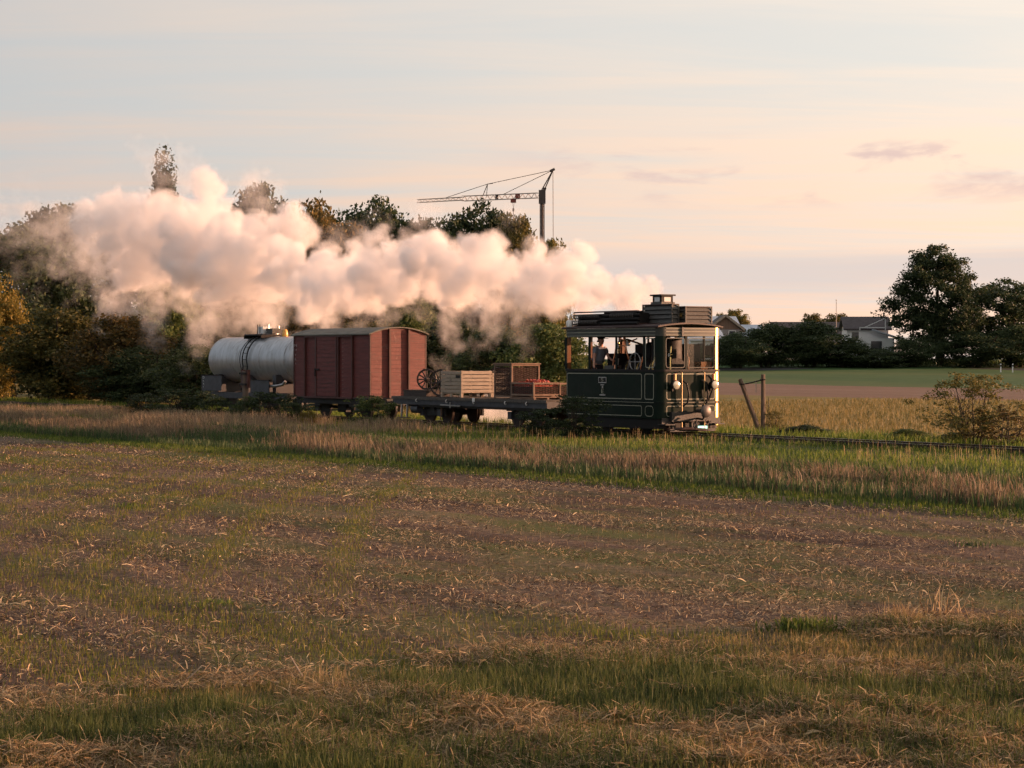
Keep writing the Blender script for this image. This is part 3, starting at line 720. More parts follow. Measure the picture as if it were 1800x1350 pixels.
def limb_mesh(name, cen, seed, trunk_r, rx, n_limb=16, z0=0.2, stems=1):
    r = np.random.default_rng(seed + 99); m = MB()
    tops = []
    for st in range(stems):
        ox, oy = (0, 0) if stems == 1 else r.normal(0, .05 * rx, 2)
        lean = r.normal(0, .03, 2) if stems == 1 else r.normal(0, .16 * rx, 2)
        pts = [(ox + lean[0] * t + .012 * math.sin(5 * t + seed), oy + lean[1] * t + .012 * math.cos(4 * t), t * 0.86 - 0.02 * (t == 0)) for t in np.linspace(0, 1, 7)]
        m.tube(pts, [trunk_r * (1.25 if t == 0 else 1) * (1 - .86 * t) for t in np.linspace(0, 1, 7)], 7)
        tops.append(pts)
    idx = r.choice(len(cen), min(n_limb, len(cen)), replace=False)
    for i in idx:
        e = cen[i]; pts = tops[r.integers(0, stems)]
        zb = max(z0 * .7, min(.72, e[2] * r.uniform(.45, .75))); j = min(5, max(1, int(zb / .86 * 6))); b = np.array(pts[j])
        mid = b * .5 + e * .5 + np.array([0, 0, -.03]); rr = trunk_r * (1 - .86 * j / 6) * .55
        m.tube([tuple(b), tuple(mid), tuple(e)], [rr, rr * .6, rr * .2], 5)
    return m.mesh(name)


CROWN = {}


def proto(key, seed, mat, **kw):
    tr = kw.pop('trunk', .022); st = kw.pop('stems', 1); nl = kw.pop('limbs', 16)
    me, cen = crown_mesh('crown_' + key, seed, mat=mat, **kw)
    tm = limb_mesh('trunk_' + key, cen, seed, tr, kw.get('rx', 1), nl, kw.get('z0', .2), st); tm.materials.append(M['bark'])
    CROWN[key] = (me, tm)


for kk, mt in enumerate(('leaf_dark', 'leaf_olive', 'leaf_rust')):
    proto('round' + mt[5:], 3 + kk * 7, mt, n_clump=250, per=100, leaf=.0150, rx=.80, z0=.16, shape='flame', spread=.20)
proto('rounddark2', 41, 'leaf_dark', n_clump=260, per=100, leaf=.0145, rx=.85, z0=.12, shape='round', spread=.19)
proto('poplar', 51, 'leaf_dark', n_clump=230, per=110, leaf=.0095, rx=.30, z0=.12, shape='cone', spread=.30, flat=1.5)
for kk, mt in enumerate(('leaf_dark', 'leaf_olive', 'leaf_rust', 'leaf_gold', 'leaf_green')):
    proto('bush' + mt[5:], 60 + kk * 5, mt, n_clump=230, per=95, leaf=.0165, rx=1.0, z0=.02, top=.98, shape='bush', spread=.22, stems=4, trunk=.018)
proto('oak', 90, 'leaf_dark', n_clump=420, per=105, leaf=.0110, rx=.82, z0=.04, shape='oval', spread=.15)
proto('loose', 95, 'leaf_olive', n_clump=110, per=46, leaf=.016, rx=.95, z0=.14, shape='round', spread=.17, stems=6, trunk=.010, limbs=46)


proto('looserust', 97, 'leaf_rust', n_clump=80, per=40, leaf=.020, rx=.95, z0=.10, shape='round', spread=.18, stems=7, trunk=.010, limbs=46)
proto('ragged', 99, 'leaf_dark', n_clump=120, per=60, leaf=.018, rx=1.0, z0=.04, shape='flame', spread=.16, stems=7, trunk=.010, limbs=50)
proto('raggedgreen', 101, 'leaf_green', n_clump=110, per=55, leaf=.018, rx=1.0, z0=.04, shape='flame', spread=.16, stems=7, trunk=.010, limbs=50)


def plant(name, key, label, cat, x, y, h, wid, rz=None, group=None, parts=('trunk', 'crown')):
    me, tm = CROWN[key]
    t = thing(name, label, cat, (x, y, hz(x, y) - 0.03), random.uniform(0, 6.28) if rz is None else rz, group)
    for nm, ms in ((parts[0], tm), (parts[1], me)):
        o = bpy.data.objects.new(nm, ms); C.objects.link(o); o.parent = t; o.scale = (wid, wid, h)
    return t


def tree_px(name, key, label, px, top, D, wpx, cat='tree', group=None, rxk=None):
    """a tree whose crown top stands at photo row `top` when seen from the road, D metres away"""
    x, y = at(px, D); zt = EYE + (HOR - top) * D / F_PX; h = zt - hz(x, y)
    base = {'poplar': .30, 'oak': .82, 'rounddark2': .85, 'loose': .95, 'looserust': .95}.get(key, .80 if key.startswith('round') else 1.0)
    return plant(name, key, label, cat, x, y, h, (1.6 if name == 'tall_tree' else 1.42) * wpx / F_PX * D / base, None, group, ('trunk', 'crown') if cat == 'tree' else ('stem', 'foliage'))


G1 = 'tall trees behind the steam'; G2 = 'lower trees and thickets behind the train'
for a in (
    ('tall_tree', 'rounddark2', 'tall dark tree at the left edge, left of the steam cloud', 25, 398, 130, 170, 'tree', G1),
    ('tall_tree', 'rounddark', 'tall dark tree second from the left edge, partly veiled by thin steam', 105, 368, 134, 150, 'tree', G1),
    ('tall_tree', 'rounddark2', 'tall dark tree hidden behind the left end of the steam cloud', 200, 400, 138, 150, 'tree', G1),
    ('poplar_tree', 'poplar', 'slim pointed poplar poking out above the left of the steam cloud', 290, 278, 142, 80, 'tree', G1),
    ('tall_tree', 'rounddark', 'tall tree behind the steam, just right of the pointed poplar', 375, 400, 142, 130, 'tree', G1),
    ('tall_tree', 'rounddark', 'dark tree crown standing above the steam over the silver tank', 460, 332, 140, 130, 'tree', G1),
    ('tall_tree', 'roundrust', 'rust brown tree crown above the steam over the rear of the red wagon', 556, 362, 136, 120, 'tree', G1),
    ('tall_tree', 'rounddark2', 'dark tree crown above the steam over the front of the red wagon', 655, 352, 144, 140, 'tree', G1),
    ('tall_tree', 'rounddark', 'tree hidden behind the highest steam puff left of the crane jib tip', 745, 395, 142, 120, 'tree', G1),
    ('tall_tree', 'rounddark2', 'dark tree crown standing under the crane jib', 838, 358, 146, 125, 'tree', G1),
    ('tall_tree', 'roundolive', 'olive green tree crown under the crane hook', 905, 380, 142, 100, 'tree', G1),
    ('tall_tree', 'roundolive', 'thin topped tree below the crane mast at the right end of the row', 962, 425, 138, 80, 'tree', G1),
    ('low_tree', 'bushgold', 'tree with golden sunlight in its leaf colour at the left edge beside the railway', 0, 492, 116, 95, 'tree', G2),
    ('thicket', 'busholive', 'olive brown thicket second from the left edge beside the railway', 108, 535, 112, 190, 'bush', G2),
    ('thicket', 'bushrust', 'brown thicket left of the silver tank, below the steam', 215, 550, 108, 170, 'bush', G2),
    ('low_tree', 'bushgreen', 'mid green tree reaching into the steam left of the silver tank', 295, 486, 114, 130, 'tree', G2),
    ('thicket', 'bushdark', 'dark thicket directly behind the silver tank', 375, 560, 106, 150, 'bush', G2),
    ('low_tree', 'bushdark', 'dark tree peeking between steam wisps above the right end of the tank', 460, 505, 110, 115, 'tree', G2),
    ('low_tree', 'bushrust', 'brown tree peeking out of the steam above the rear of the red wagon', 565, 508, 108, 120, 'tree', G2),
    ('thicket', 'busholive', 'olive thicket behind the front of the red wagon roof', 650, 560, 104, 150, 'bush', G2),
    ('low_tree', 'bushgreen', 'green tree peeking from the steam just left of the open cargo wagon', 715, 510, 108, 110, 'tree', G2),
    ('thicket', 'bushdark', 'very dark thicket behind the spoked cart wheels', 790, 555, 104, 160, 'bush', G2),
    ('thicket', 'bushdark', 'very dark thicket behind the tall wicker crate', 880, 570, 100, 150, 'bush', G2),
    ('low_tree', 'bushgreen', 'green tree right behind the rear of the steam engine', 965, 560, 98, 130, 'tree', G2),
    ('thicket', 'bushgreen', 'low green thicket seen through the rear cab opening of the engine', 1030, 618, 100, 90, 'bush', G2),
): tree_px(*a)

G3 = 'trees and hedge bushes along the far road'
for a in (
    ('oak_tree', 'oak', 'large dark broad tree standing alone at the right of the far hedge', 1648, 426, 272, 132, 'tree', G3),
    ('hedge_tree', 'rounddark2', 'lower dark tree at the right edge beside the large tree', 1775, 492, 276, 140, 'tree', G3),
    ('hedge_tree', 'rounddark', 'dark tree cut off by the right edge of the picture', 1870, 500, 282, 140, 'tree', G3),
    ('hedge_bush', 'bushdark', 'far hedge bush right beside the front of the engine', 1295, 585, 264, 90, 'bush', G3),
    ('hedge_bush', 'bushdark', 'second far hedge bush right of the engine', 1350, 566, 268, 110, 'bush', G3),
    ('hedge_bush', 'bushdark', 'highest far hedge bush in the middle between engine and large tree', 1425, 562, 268, 120, 'bush', G3),
    ('hedge_bush', 'bushdark', 'far hedge bush left below the white house', 1490, 598, 266, 110, 'bush', G3),
    ('hedge_bush', 'bushdark', 'low far hedge bush in front of the white house', 1545, 614, 264, 90, 'bush', G3),
    ('hedge_bush', 'bushdark', 'far hedge bush at the left foot of the large tree', 1604, 592, 266, 80, 'bush', G3),
    ('hedge_bush', 'bushdark', 'far hedge bush at the right foot of the large tree', 1710, 580, 266, 110, 'bush', G3),
    ('hedge_bush', 'bushdark', 'far hedge bush behind the two white guide posts', 1790, 570, 268, 120, 'bush', G3),
    ('hedge_bush', 'bushdark', 'low far hedge bush seen through the front cab window', 1222, 612, 264, 80, 'bush', G3),
    ('garden_tree', 'roundolive', 'small round tree behind the house roofs right of the engine', 1293, 545, 330, 50, 'tree', G3),
    ('garden_tree', 'roundolive', 'tiny tree top left of the round one behind the house roofs', 1268, 551, 335, 22, 'tree', G3),
    ('garden_tree', 'roundolive', 'small far tree behind the hedge beside the thin mast', 1478, 552, 340, 60, 'tree', G3),
    ('garden_tree', 'roundolive', 'small far tree behind the highest hedge bush', 1432, 552, 345, 50, 'tree', G3),
): tree_px(*a)

# near bushes along the line: s, l, height, width
G4 = 'bushes growing along the railway'
for nm, key, lab, s, l, h, w in (
    ('trackside_bush', 'ragged', 'dark leafy bush in front of the rear half of the engine', -1.0, -3.0, 1.35, 2.3),
    ('trackside_bush', 'ragged', 'low dark bush below the engine end of the cargo wagon', -2.9, -3.0, .9, 1.5),
    ('trackside_bush', 'raggedgreen', 'green bush below the front corner of the red wagon', -12.6, -3.0, 1.15, 2.2),
    ('trackside_bush', 'ragged', 'dark bush below the gap between silver tank and red wagon', -19.9, -3.0, 1.2, 2.6),
    ('trackside_bush', 'ragged', 'dark bush below the left end of the silver tank', -27.0, -3.2, 1.25, 3.4),
    ('trackside_bush', 'raggedgreen', 'low green bush right beside the grey post in front of the tank', -21.2, -3.6, .7, 1.3),
    ('trackside_bush', 'ragged', 'ragged dark bush hiding the wheels in the middle of the red wagon', -17.6, -3.2, .85, 1.9),
    ('trackside_bush', 'raggedgreen', 'ragged green bush at the rear corner of the red wagon', -21.9, -2.8, 1.0, 1.8),
    ('trackside_bush', 'ragged', 'ragged dark bush left of the grey post hiding the tank wheels', -24.2, -3.0, .95, 2.0),
    ('trackside_bush', 'ragged', 'ragged low bush at the far left of the train beside the rail', -30.6, -3.0, 1.0, 2.4),
    ('trackside_bush', 'bushgold', 'small yellow bush left of the silver tank by the rail', -32.2, -2.6, .7, 1.3),
    ('trackside_bush', 'bushgold', 'small yellow green bush below the middle of the red wagon', -16.2, -3.4, .55, 1.0),
    ('trackside_bush', 'bushdark', 'dark thicket behind the rail left of the tank', -40.5, 4.0, 3.0, 4.6),
    ('trackside_bush', 'bushdark', 'dark low thicket behind the rail near the left edge', -48.0, 4.6, 3.0, 5.6),
    ('trackside_bush', 'bushdark', 'dark low thicket behind the rail at the left edge', -56.0, 4.2, 2.8, 5.0),
    ('trackside_bush', 'bushgreen', 'low green weed patch behind the rail right of the leaning posts', 6.6, 2.9, .45, 1.3),
    ('trackside_bush', 'bushgreen', 'second low green weed patch behind the rail before the thorny shrub', 8.3, 3.0, .40, 1.1),
    ('trackside_bush', 'bushdark', 'low dark weed patch behind the rail between engine and leaning posts', 1.9, 3.3, .42, 1.7),
):
    x, y = sl(s, l); plant(nm, key, lab, 'bush', x, y, h, w, None, G4, ('stem', 'foliage'))
x, y = sl(9.95, 1.9)
plant('thorny_shrub', 'loose', 'loose thorny shrub with sparse leaves behind the rail at the right', 'shrub', x, y, 2.0, 2.8, 0.4, None, ('stem', 'foliage'))
x, y = sl(10.9, 2.1)
plant('thorny_shrub', 'looserust', 'low reddish shrub beside the thorny one at the right edge', 'shrub', x, y, 1.15, 2.2, 2.4, None, ('stem', 'foliage'))


# ================================================================== THE TRAIN
RAIL_Z = 0.182


def on_track(name, label, cat, s):
    x, y = sl(s, 0); return thing(name, label, cat, (x, y, 0), ROT_TRACK)


def plan(x0, x1, hw, r, k=6):
    pts = []
    for cx, cyy, a0 in ((x1 - r, hw - r, 0), (x0 + r, hw - r, 90), (x0 + r, -hw + r, 180), (x1 - r, -hw + r, 270)):
        for i in range(k + 1):
            a = R(a0 + 90 * i / k); pts.append((cx + r * math.cos(a), cyy + r * math.sin(a)))
    return pts


def shell(outer, inner, z0, z1):
    m = MB(); k = len(outer)
    m.v = [(x, y, z0) for x, y in outer] + [(x, y, z1) for x, y in outer] + [(x, y, z0) for x, y in inner] + [(x, y, z1) for x, y in inner]
    for i in range(k):
        j = (i + 1) % k
        m.f += [(i, j, k + j, k + i), (2 * k + j, 2 * k + i, 3 * k + i, 3 * k + j), (k + i, k + j, 3 * k + j, 3 * k + i), (j, i, 2 * k + i, 2 * k + j)]
    return m


def lining(m, plane, at_, a0, a1, z0, z1, r=0.06, w=0.022, cut=False):
    """rounded rectangular painted line on a side (plane 'y') or end (plane 'x')"""
    def P(a, z, o): return (a, at_ + o, z) if plane == 'y' else (at_ + o, a, z)
    def loop(d):
        pts = []; rr = max(0.004, r - d)
        for ca, cz, t0 in ((a1 - d - rr, z1 - d - rr, 0), (a0 + d + rr, z1 - d - rr, 90), (a0 + d + rr, z0 + d + rr, 180), (a1 - d - rr, z0 + d + rr, 270)):
            for i in range(5):
                t = R(t0 + 22.5 * i); pts.append((ca + rr * math.cos(t), cz + rr * math.sin(t)))
        return pts
    A, B = loop(0), loop(w); n = len(m.v); k = len(A)
    m.v += [P(a, z, 0) for a, z in A] + [P(a, z, 0) for a, z in B]
    m.f += [(n + i, n + (i + 1) % k, n + k + (i + 1) % k, n + k + i) for i in range(k)]
    return m


def rail_wheel(parent, x, z, r=0.36, mat='under', gauge=0.5):
    ax = obj('axle', MB().cyl((x, -gauge, z), (x, gauge, z), 0.06, k=10), mat, parent)
    for sy in (-1, 1):
        o = obj('wheel', MB().lathe([(0.04, -.075 * sy), (0.10, -.07 * sy), (0.12, -.03 * sy), (r - .09, -.02 * sy), (r - .06, -.055 * sy), (r, -.055 * sy), (r + .005, .03 * sy), (r + .03, .04 * sy), (r + .03, .055 * sy), (r - .05, .055 * sy), (0.05, .03 * sy)] if sy < 0 else
                             [(0.05, -.03), (r - .05, -.055), (r + .03, -.055), (r + .03, -.04), (r + .005, -.03), (r, .055), (r - .06, .055), (r - .09, .02), (0.12, .03), (0.10, .07), (0.04, .075)], (x, gauge * sy, z), 'Y', 28), mat, parent, True)


# ------------------------------------------------------------------ tram engine
def build_engine():
    t = on_track('tram_engine', 'dark green box shaped steam tram engine with cream lining at the head of the train', 'steam engine', -1.75)
    X0, X1, HW = -2.37, 2.40, 1.15
    o1, i1 = plan(X0, X1, HW, .22, 8), plan(X0 + .05, X1 - .05, HW - .05, .18, 8)
    big, bigi = plan(X0 - .025, X1 + .025, HW + .025, .24, 8), plan(X0 + .06, X1 - .06, HW - .06, .17, 8)
    obj('underframe', MB().box(-2.2, 2.2, -.72, .72, .56, .78), 'under', t)
    for wx in (-0.95, 0.95): rail_wheel(t, wx, RAIL_Z + .36)
    obj('apron', shell(plan(X0 + .06, X1 - .05, HW - .05, .15), plan(X0 + .10, X1 - .09, HW - .09, .12), .30, .60), 'black', t)
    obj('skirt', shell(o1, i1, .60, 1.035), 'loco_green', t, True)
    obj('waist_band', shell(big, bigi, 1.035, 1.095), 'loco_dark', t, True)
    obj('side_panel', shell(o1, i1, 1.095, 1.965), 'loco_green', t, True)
    obj('window_sill', shell(plan(X0 - .035, X1 + .035, HW + .035, .25, 8), bigi, 1.965, 2.03), 'black', t, True)
    obj('floor', MB().box(X0 + .07, X1 - .07, -HW + .07, HW - .07, 1.10, 1.18), 'deck', t)
    # painted lining
    m = MB(); ys = -HW - .003; xs = X1 + .003
    lining(m, 'y', ys, -2.20, 1.56, 1.15, 1.91, .07, .026); lining(m, 'y', ys, 1.69, 2.13, 1.15, 1.91, .07, .026)
    lining(m, 'y', ys, -2.20, 1.56, .66, .975, .07, .020); lining(m, 'y', ys, 1.71, 2.11, .66, .975, .12, .020)
    lining(m, 'x', xs, -.90, .90, 1.15, 1.91, .07, .026); lining(m, 'x', xs, -.90, .90, .66, .975, .07, .020)
    m.box(-2.2, 2.15, ys - .027, ys - .024, 1.062, 1.074); m.box(xs + .024, xs + .027, -.90, .90, 1.062, 1.074)
    obj('lining', m, 'lining', t)
    m = MB(); lining(m, 'y', HW + .003, -2.20, 1.56, 1.15, 1.91, .07, .026); obj('far_lining', m, 'lining', t)
    # posts
    for px_, w in ((-2.29, .10), (-1.07, .075), (.28, .075), (1.63, .085), (2.20, .075)):
        for sy in (-1, 1): obj('post', MB().box(px_ - w / 2, px_ + w / 2, sy * 1.135 - .03 * (sy > 0) - .0 , sy * 1.135 + .03 * (sy < 0), 2.03, 3.0), 'loco_dark', t)
    for yy in (-.97, -.15, .97):
        obj('end_post', MB().box(X1 - .09, X1 - .015, yy - .035, yy + .035, 2.03, 3.0), 'loco_dark', t)
        obj('end_post', MB().box(X0 + .015, X0 + .09, yy - .035, yy + .035, 2.03, 3.0), 'varnish', t)
    # rounded front corner columns; the far one wears the sun's golden glint as metal
    for sy in (-1, 1):
        m = MB(); pts = []
        for i in range(9):
            a = R(90 * i / 8); pts.append((X1 - .22 + .218 * math.cos(a), sy * (HW - .22 + .218 * math.sin(a))))
        k = len(pts)
        for i in range(k - 1):
            a, b = (pts[i], pts[i + 1]) if sy > 0 else (pts[i + 1], pts[i]); m.quad((a[0], a[1], 2.03), (b[0], b[1], 2.03), (b[0], b[1], 3.0), (a[0], a[1], 3.0))
        for i in range(k - 1):
            a, b = pts[i], pts[i + 1]; f = .82
            c, d = ((X1 - .22 + (b[0] - X1 + .22) * f, sy * (HW - .22) + (b[1] - sy * (HW - .22)) * f), (X1 - .22 + (a[0] - X1 + .22) * f, sy * (HW - .22) + (a[1] - sy * (HW - .22)) * f))
            m.quad((c[0], c[1], 2.03), (d[0], d[1], 2.03), (d[0], d[1], 3.0), (c[0], c[1], 3.0))
        obj('corner_column', m, 'loco_green' if sy < 0 else 'sunglint', t, True)
    m = MB()  # gold skin laid over the far corner panels as a painted sun glint
    for za, zb in ((.40, 1.03), (1.10, 1.96), (3.0, 3.25)):
        for i in range(8):
            a0, a1 = R(4 + 82 * i / 8), R(4 + 82 * (i + 1) / 8); rr = .225
            q0 = (X1 - .22 + rr * math.cos(a0), HW - .22 + rr * math.sin(a0)); q1 = (X1 - .22 + rr * math.cos(a1), HW - .22 + rr * math.sin(a1))
            m.quad((q0[0], q0[1], za), (q1[0], q1[1], za), (q1[0], q1[1], zb), (q0[0], q0[1], zb))
        obj('corner_glint', m, 'sunglint', t, True); m = MB()
    for yy in (-1.06, 1.06): obj('inner_board', MB().box(X0 + .095, X0 + .125, yy - .06, yy + .06, 2.05, 2.96), 'varnish', t)
    # narrow corner window frame and far side boards
    m = MB(); lining(m, 'y', ys + .02, 1.70, 2.14, 2.07, 2.95, .08, .03); obj('window_frame', m, 'lining', t)
    m = MB(); lining(m, 'x', xs - .02, -.10, .91, 2.07, 2.95, .08, .025); lining(m, 'x', xs - .02, -.91, -.20, 2.07, 2.95, .08, .025); obj('window_frame', m, 'olive', t)
    obj('far_board', MB().box(-2.24, -1.12, 1.07, 1.10, 2.03, 2.46), 'loco_dark', t)
    obj('window_pane', MB().box(X1 - .055, X1 - .045, -.11, .99, 2.03, 3.0), 'glass', t)
    obj('window_pane', MB().box(-2.24, -1.12, 1.08, 1.09, 2.465, 2.995), 'glass', t)
    # fascia and roof
    obj('fascia', shell(o1, i1, 3.0, 3.25), 'olive', t, True)
    m = MB()
    for z in (3.02, 3.12, 3.215): m.box(-2.2, 2.2, ys - .008, ys - .001, z, z + .018); m.box(xs + .001, xs + .008, -.92, .92, z, z + .018)
    obj('fascia_bead', m, 'lining', t)
    m = MB(); K = 12
    for i in range(K):
        y0, y1 = -1.21 + 2.42 * i / K, -1.21 + 2.42 * (i + 1) / K
        z = lambda q: 3.25 + .10 * (1 - (q / 1.21) ** 2)
        for xa, xb in ((X0 - .04, X1 + .02),):
            n = len(m.v); m.v += [(xa, y0, z(y0)), (xb, y0, z(y0)), (xb, y1, z(y1)), (xa, y1, z(y1)), (xa, y0, z(y0) + .045), (xb, y0, z(y0) + .045), (xb, y1, z(y1) + .045), (xa, y1, z(y1) + .045)]
            m.f += [tuple(n + q for q in f) for f in ((0, 3, 2, 1), (4, 5, 6, 7), (1, 2, 6, 5), (3, 0, 4, 7))]
            if i == 0: m.f.append((n, n + 1, n + 5, n + 4))
            if i == K - 1: m.f.append((n + 2, n + 3, n + 7, n + 6))
    obj('roof', m, 'rustred', t, True)
    # condenser on the roof: cross tubes with return bends, long headers, side louvres
    for row, (zz, yy) in enumerate(((3.44, -.98), (3.62, -.90))):
        for k in range(16):
            xx = -2.22 + k * .085
            pts = [(xx, .7, zz + .05)] + [(xx, yy + .09 - .09 * math.sin(R(a)), zz + .065 * math.cos(R(a))) for a in range(0, 181, 30)] + [(xx, .7, zz - .08)]
            obj('condenser_tube', MB().tube(pts, .016, 6, False), 'dullsteel', t, True)
    for zz, yy in ((3.40, -.86), (3.52, -.82), (3.64, -.78), (3.72, -.70)):
        obj('header_pipe', MB().cyl((-.85, yy, zz), (1.0, yy, zz), .045, k=8), 'black', t, True)
        obj('header_pipe', MB().cyl((-.85, -yy, zz), (1.0, -yy, zz), .045, k=8), 'black', t, True)
    for k in range(14):
        xx = -.35 + k * .085; obj('condenser_tube', MB().tube([(xx, -.88, 3.56), (xx, -.90, 3.62), (xx, -.86, 3.70), (xx, .6, 3.72)], .014, 6, False), 'dullsteel', t, True)
    obj('condenser_rail', MB().box(-2.27, .95, -.84, -.78, 3.735, 3.775), 'rustred', t); obj('condenser_rail', MB().box(-2.27, .95, .78, .84, 3.735, 3.775), 'rustred', t)
    obj('condenser_core', MB().box(-2.18, .92, -.74, .74, 3.402, 3.70), 'black', t)
    obj('condenser_tray', MB().box(-2.27, .95, -.88, .88, 3.36, 3.40), 'rustred', t)
    obj('end_ring', MB().ring((-2.30, -.80, 3.55), .16, .014, 'X', 20, 6), 'steel', t, True)
    obj('white_canister', MB().lathe([(.02, -.11), (.09, -.10), (.10, -.05), (.10, .05), (.07, .10), (.02, .11)], (-2.26, -1.02, 3.42), 'Z', 14), 'white', t, True)
    def louvre_box(x0, x1, y0, y1, z0, z1, faces, tilt):
        b = obj('louvre_box', MB().box(x0 + .05, x1 - .05, y0 + .05, y1 - .05, z0, z1 - .03), 'black', t)
        obj('louvre_lid', MB().box(x0, x1, y0, y1, z1 - .03, z1), 'rustred', b)
        for cx_, cy_ in ((x0, y0), (x1 - .04, y0), (x0, y1 - .04), (x1 - .04, y1 - .04)): obj('corner_strip', MB().box(cx_, cx_ + .04, cy_, cy_ + .04, z0, z1 - .03), 'louvre', b)
        n = 4; h = (z1 - .04 - z0) / n
        for k in range(n):
            zc = z0 + (k + .5) * h
            if 'y' in faces: obj('slat', MB().box(x0 + .045, x1 - .045, -.006, .006, -h * .46, h * .46), 'louvre', b, mtx=Matrix.Translation((0, y0 + .03, zc)) @ Matrix.Rotation(-tilt, 4, 'X'))
            if 'x' in faces: obj('slat', MB().box(-.006, .006, y0 + .045, y1 - .045, -h * .46, h * .46), 'louvre', b, mtx=Matrix.Translation((x1 - .03, 0, zc)) @ Matrix.Rotation(-tilt, 4, 'Y'))
    louvre_box(.60, 2.02, -.40, -.12, 3.38, 3.95, 'xy', R(24))
    louvre_box(1.30, 2.22, -.05, .96, 3.38, 3.88, 'xy', R(24))
    obj('lamp_glint_box', MB().box(1.95, 2.06, -.11, -.03, 3.55, 3.68), 'brass', t)
    # square chimney with white plate
    ch = obj('chimney', MB().box(.86, 1.30, -.21, .21, 3.30, 4.20), 'black', t)
    obj('chimney_cap', MB().box(.80, 1.36, -.27, .27, 4.20, 4.245), 'black', ch)
    obj('chimney_base', MB().box(.82, 1.34, -.25, .25, 3.95, 4.02), 'louvre', ch)
    obj('white_plate', MB().box(.96, 1.20, -.2175, -.212, 4.03, 4.165), 'white', ch)
    obj('white_plate', MB().box(1.302, 1.3075, -.12, .12, 4.03, 4.165), 'white', ch)
    obj('whistle', MB().tube([(1.60, -.05, 3.4), (1.60, -.05, 4.0), (1.60, -.05, 4.16)], [.022, .018, .004], 6), 'black', t)
    # number plate and crest on the side
    p = obj('number_plate', MB().box(-.56, -.16, ys - .012, ys, 1.615, 1.795), 'steel', t)
    obj('plate_field', MB().box(-.535, -.185, ys - .016, ys - .0125, 1.64, 1.77), 'black', p)
    text('plate_lettering', 'S', .15, 'lining', p, Matrix.Translation((-.36, ys - .018, 1.705)) @ Matrix.Rotation(R(90), 4, 'X') @ Matrix.Diagonal((2.0, 1, 1, 1)))
    cr = MB().box(-.45, -.28, ys - .010, ys, 1.545, 1.575).box(-.39, -.33, ys - .010, ys, 1.46, 1.53).box(-.50, -.22, ys - .010, ys, 1.24, 1.275)
    obj('crest', cr, 'steel', t)
    text('crest_lettering', 'E', .20, 'lining', t, Matrix.Translation((-.36, ys - .006, 1.365)) @ Matrix.Rotation(R(90), 4, 'X') @ Matrix.Diagonal((1.5, 1, 1, 1)))
    # boiler inside the cab
    bl = obj('boiler', MB().lathe([(.05, -1.05), (.42, -1.03), (.46, -.95), (.46, .95), (.42, 1.03), (.05, 1.05)], (.62, .05, 1.95), 'X', 28), 'black', t, True)
    obj('firebox', MB().box(-1.0, -.42, -.50, .60, 1.18, 2.50), 'black', bl)
    obj('steam_dome', MB().lathe([(.21, .35), (.21, .72), (.16, .84), (.06, .89)], (.45, .05, 1.95), 'Z', 20), 'black', bl, True)
    obj('smoke_stack', MB().cyl((1.08, .05, 2.3), (1.08, .05, 3.28), .19, k=18), 'black', bl, True)
    for z_, r_ in ((.0, .465),):
        for xx in (-.2, .35, .95, 1.5): obj('boiler_band', MB().lathe([(r_, -.02), (r_ + .012, -.015), (r_ + .012, .015), (r_, .02)], (xx, .05, 1.95), 'X', 28), 'brass', bl, True)
    obj('dark_filler_box', MB().box(-.95, 1.55, .52, 1.04, 1.19, 2.78), 'black', t)  # added black box, closes the far side so the cab looks dark
    obj('smokebox', MB().cyl((1.2, .05, 1.19), (1.2, .05, 2.96), .46, k=24), 'black', t, True)
    pipes = [((-.7, -.3, 2.5), (-.7, -.3, 2.85), (-.2, -.35, 2.92), (.4, -.2, 2.75)), ((-.9, .1, 2.5), (-.9, .1, 2.8), (-.5, .25, 2.95)), ((1.5, -.55, 1.3), (1.55, -.6, 2.2), (1.5, -.5, 2.75), (1.2, -.2, 2.85)),
             ((1.9, -.35, 1.4), (1.92, -.38, 2.3), (1.85, -.3, 2.7)), ((2.0, .2, 1.2), (2.0, .25, 2.35), (1.9, .2, 2.55)), ((.9, -.65, 1.3), (.95, -.72, 2.1), (1.0, -.62, 2.6)), ((1.72, -.85, 1.2), (1.72, -.88, 2.2), (1.7, -.7, 2.45), (1.6, -.4, 2.5)),
             ((-.6, -.55, 1.6), (-.55, -.62, 2.2), (-.5, -.55, 2.7), (-.1, -.4, 2.75)), ((.15, -.5, 2.2), (.1, -.62, 2.6), (0, -.6, 2.98))]
    for k, pp in enumerate(pipes): obj('pipe', MB().tube(pp, .022 if k % 2 else .03, 8), 'copper' if k % 3 else 'brass', t, True)
    for (gx, gy, gz, gr, mt) in ((-.42, -.53, 2.72, .085, 'brass'), (-.05, -.45, 2.85, .075, 'brass'), (1.62, -.62, 2.62, .07, 'brass'), (.15, -.58, 2.78, .06, 'steel'), (1.95, -.42, 2.45, .06, 'brass')):
        g = obj('gauge', MB().lathe([(gr * .7, .05), (gr, .04), (gr, -.02), (gr * .85, -.03)], (gx, gy, gz), 'Y', 18), mt, t, True)
        obj('gauge_face', MB().lathe([(.002, -.0325), (gr * .8, -.0325), (gr * .8, -.031), (.002, -.031)], (gx, gy, gz), 'Y', 18), 'white', g)
    obj('hand_wheel', MB().ring((.75, -.78, 2.25), .26, .016, 'Y', 26, 6).tube([(.49, -.78, 2.25), (1.01, -.78, 2.25)], .012, 6).tube([(.75, -.78, 1.99), (.75, -.78, 2.51)], .012, 6), 'steel', t, True)
    obj('brake_column', MB().cyl((1.92, -.8, 1.18), (1.92, -.8, 2.35), .035, k=8).ring((1.92, -.8, 2.36), .15, .014, 'Z', 20, 6), 'brass', t, True)
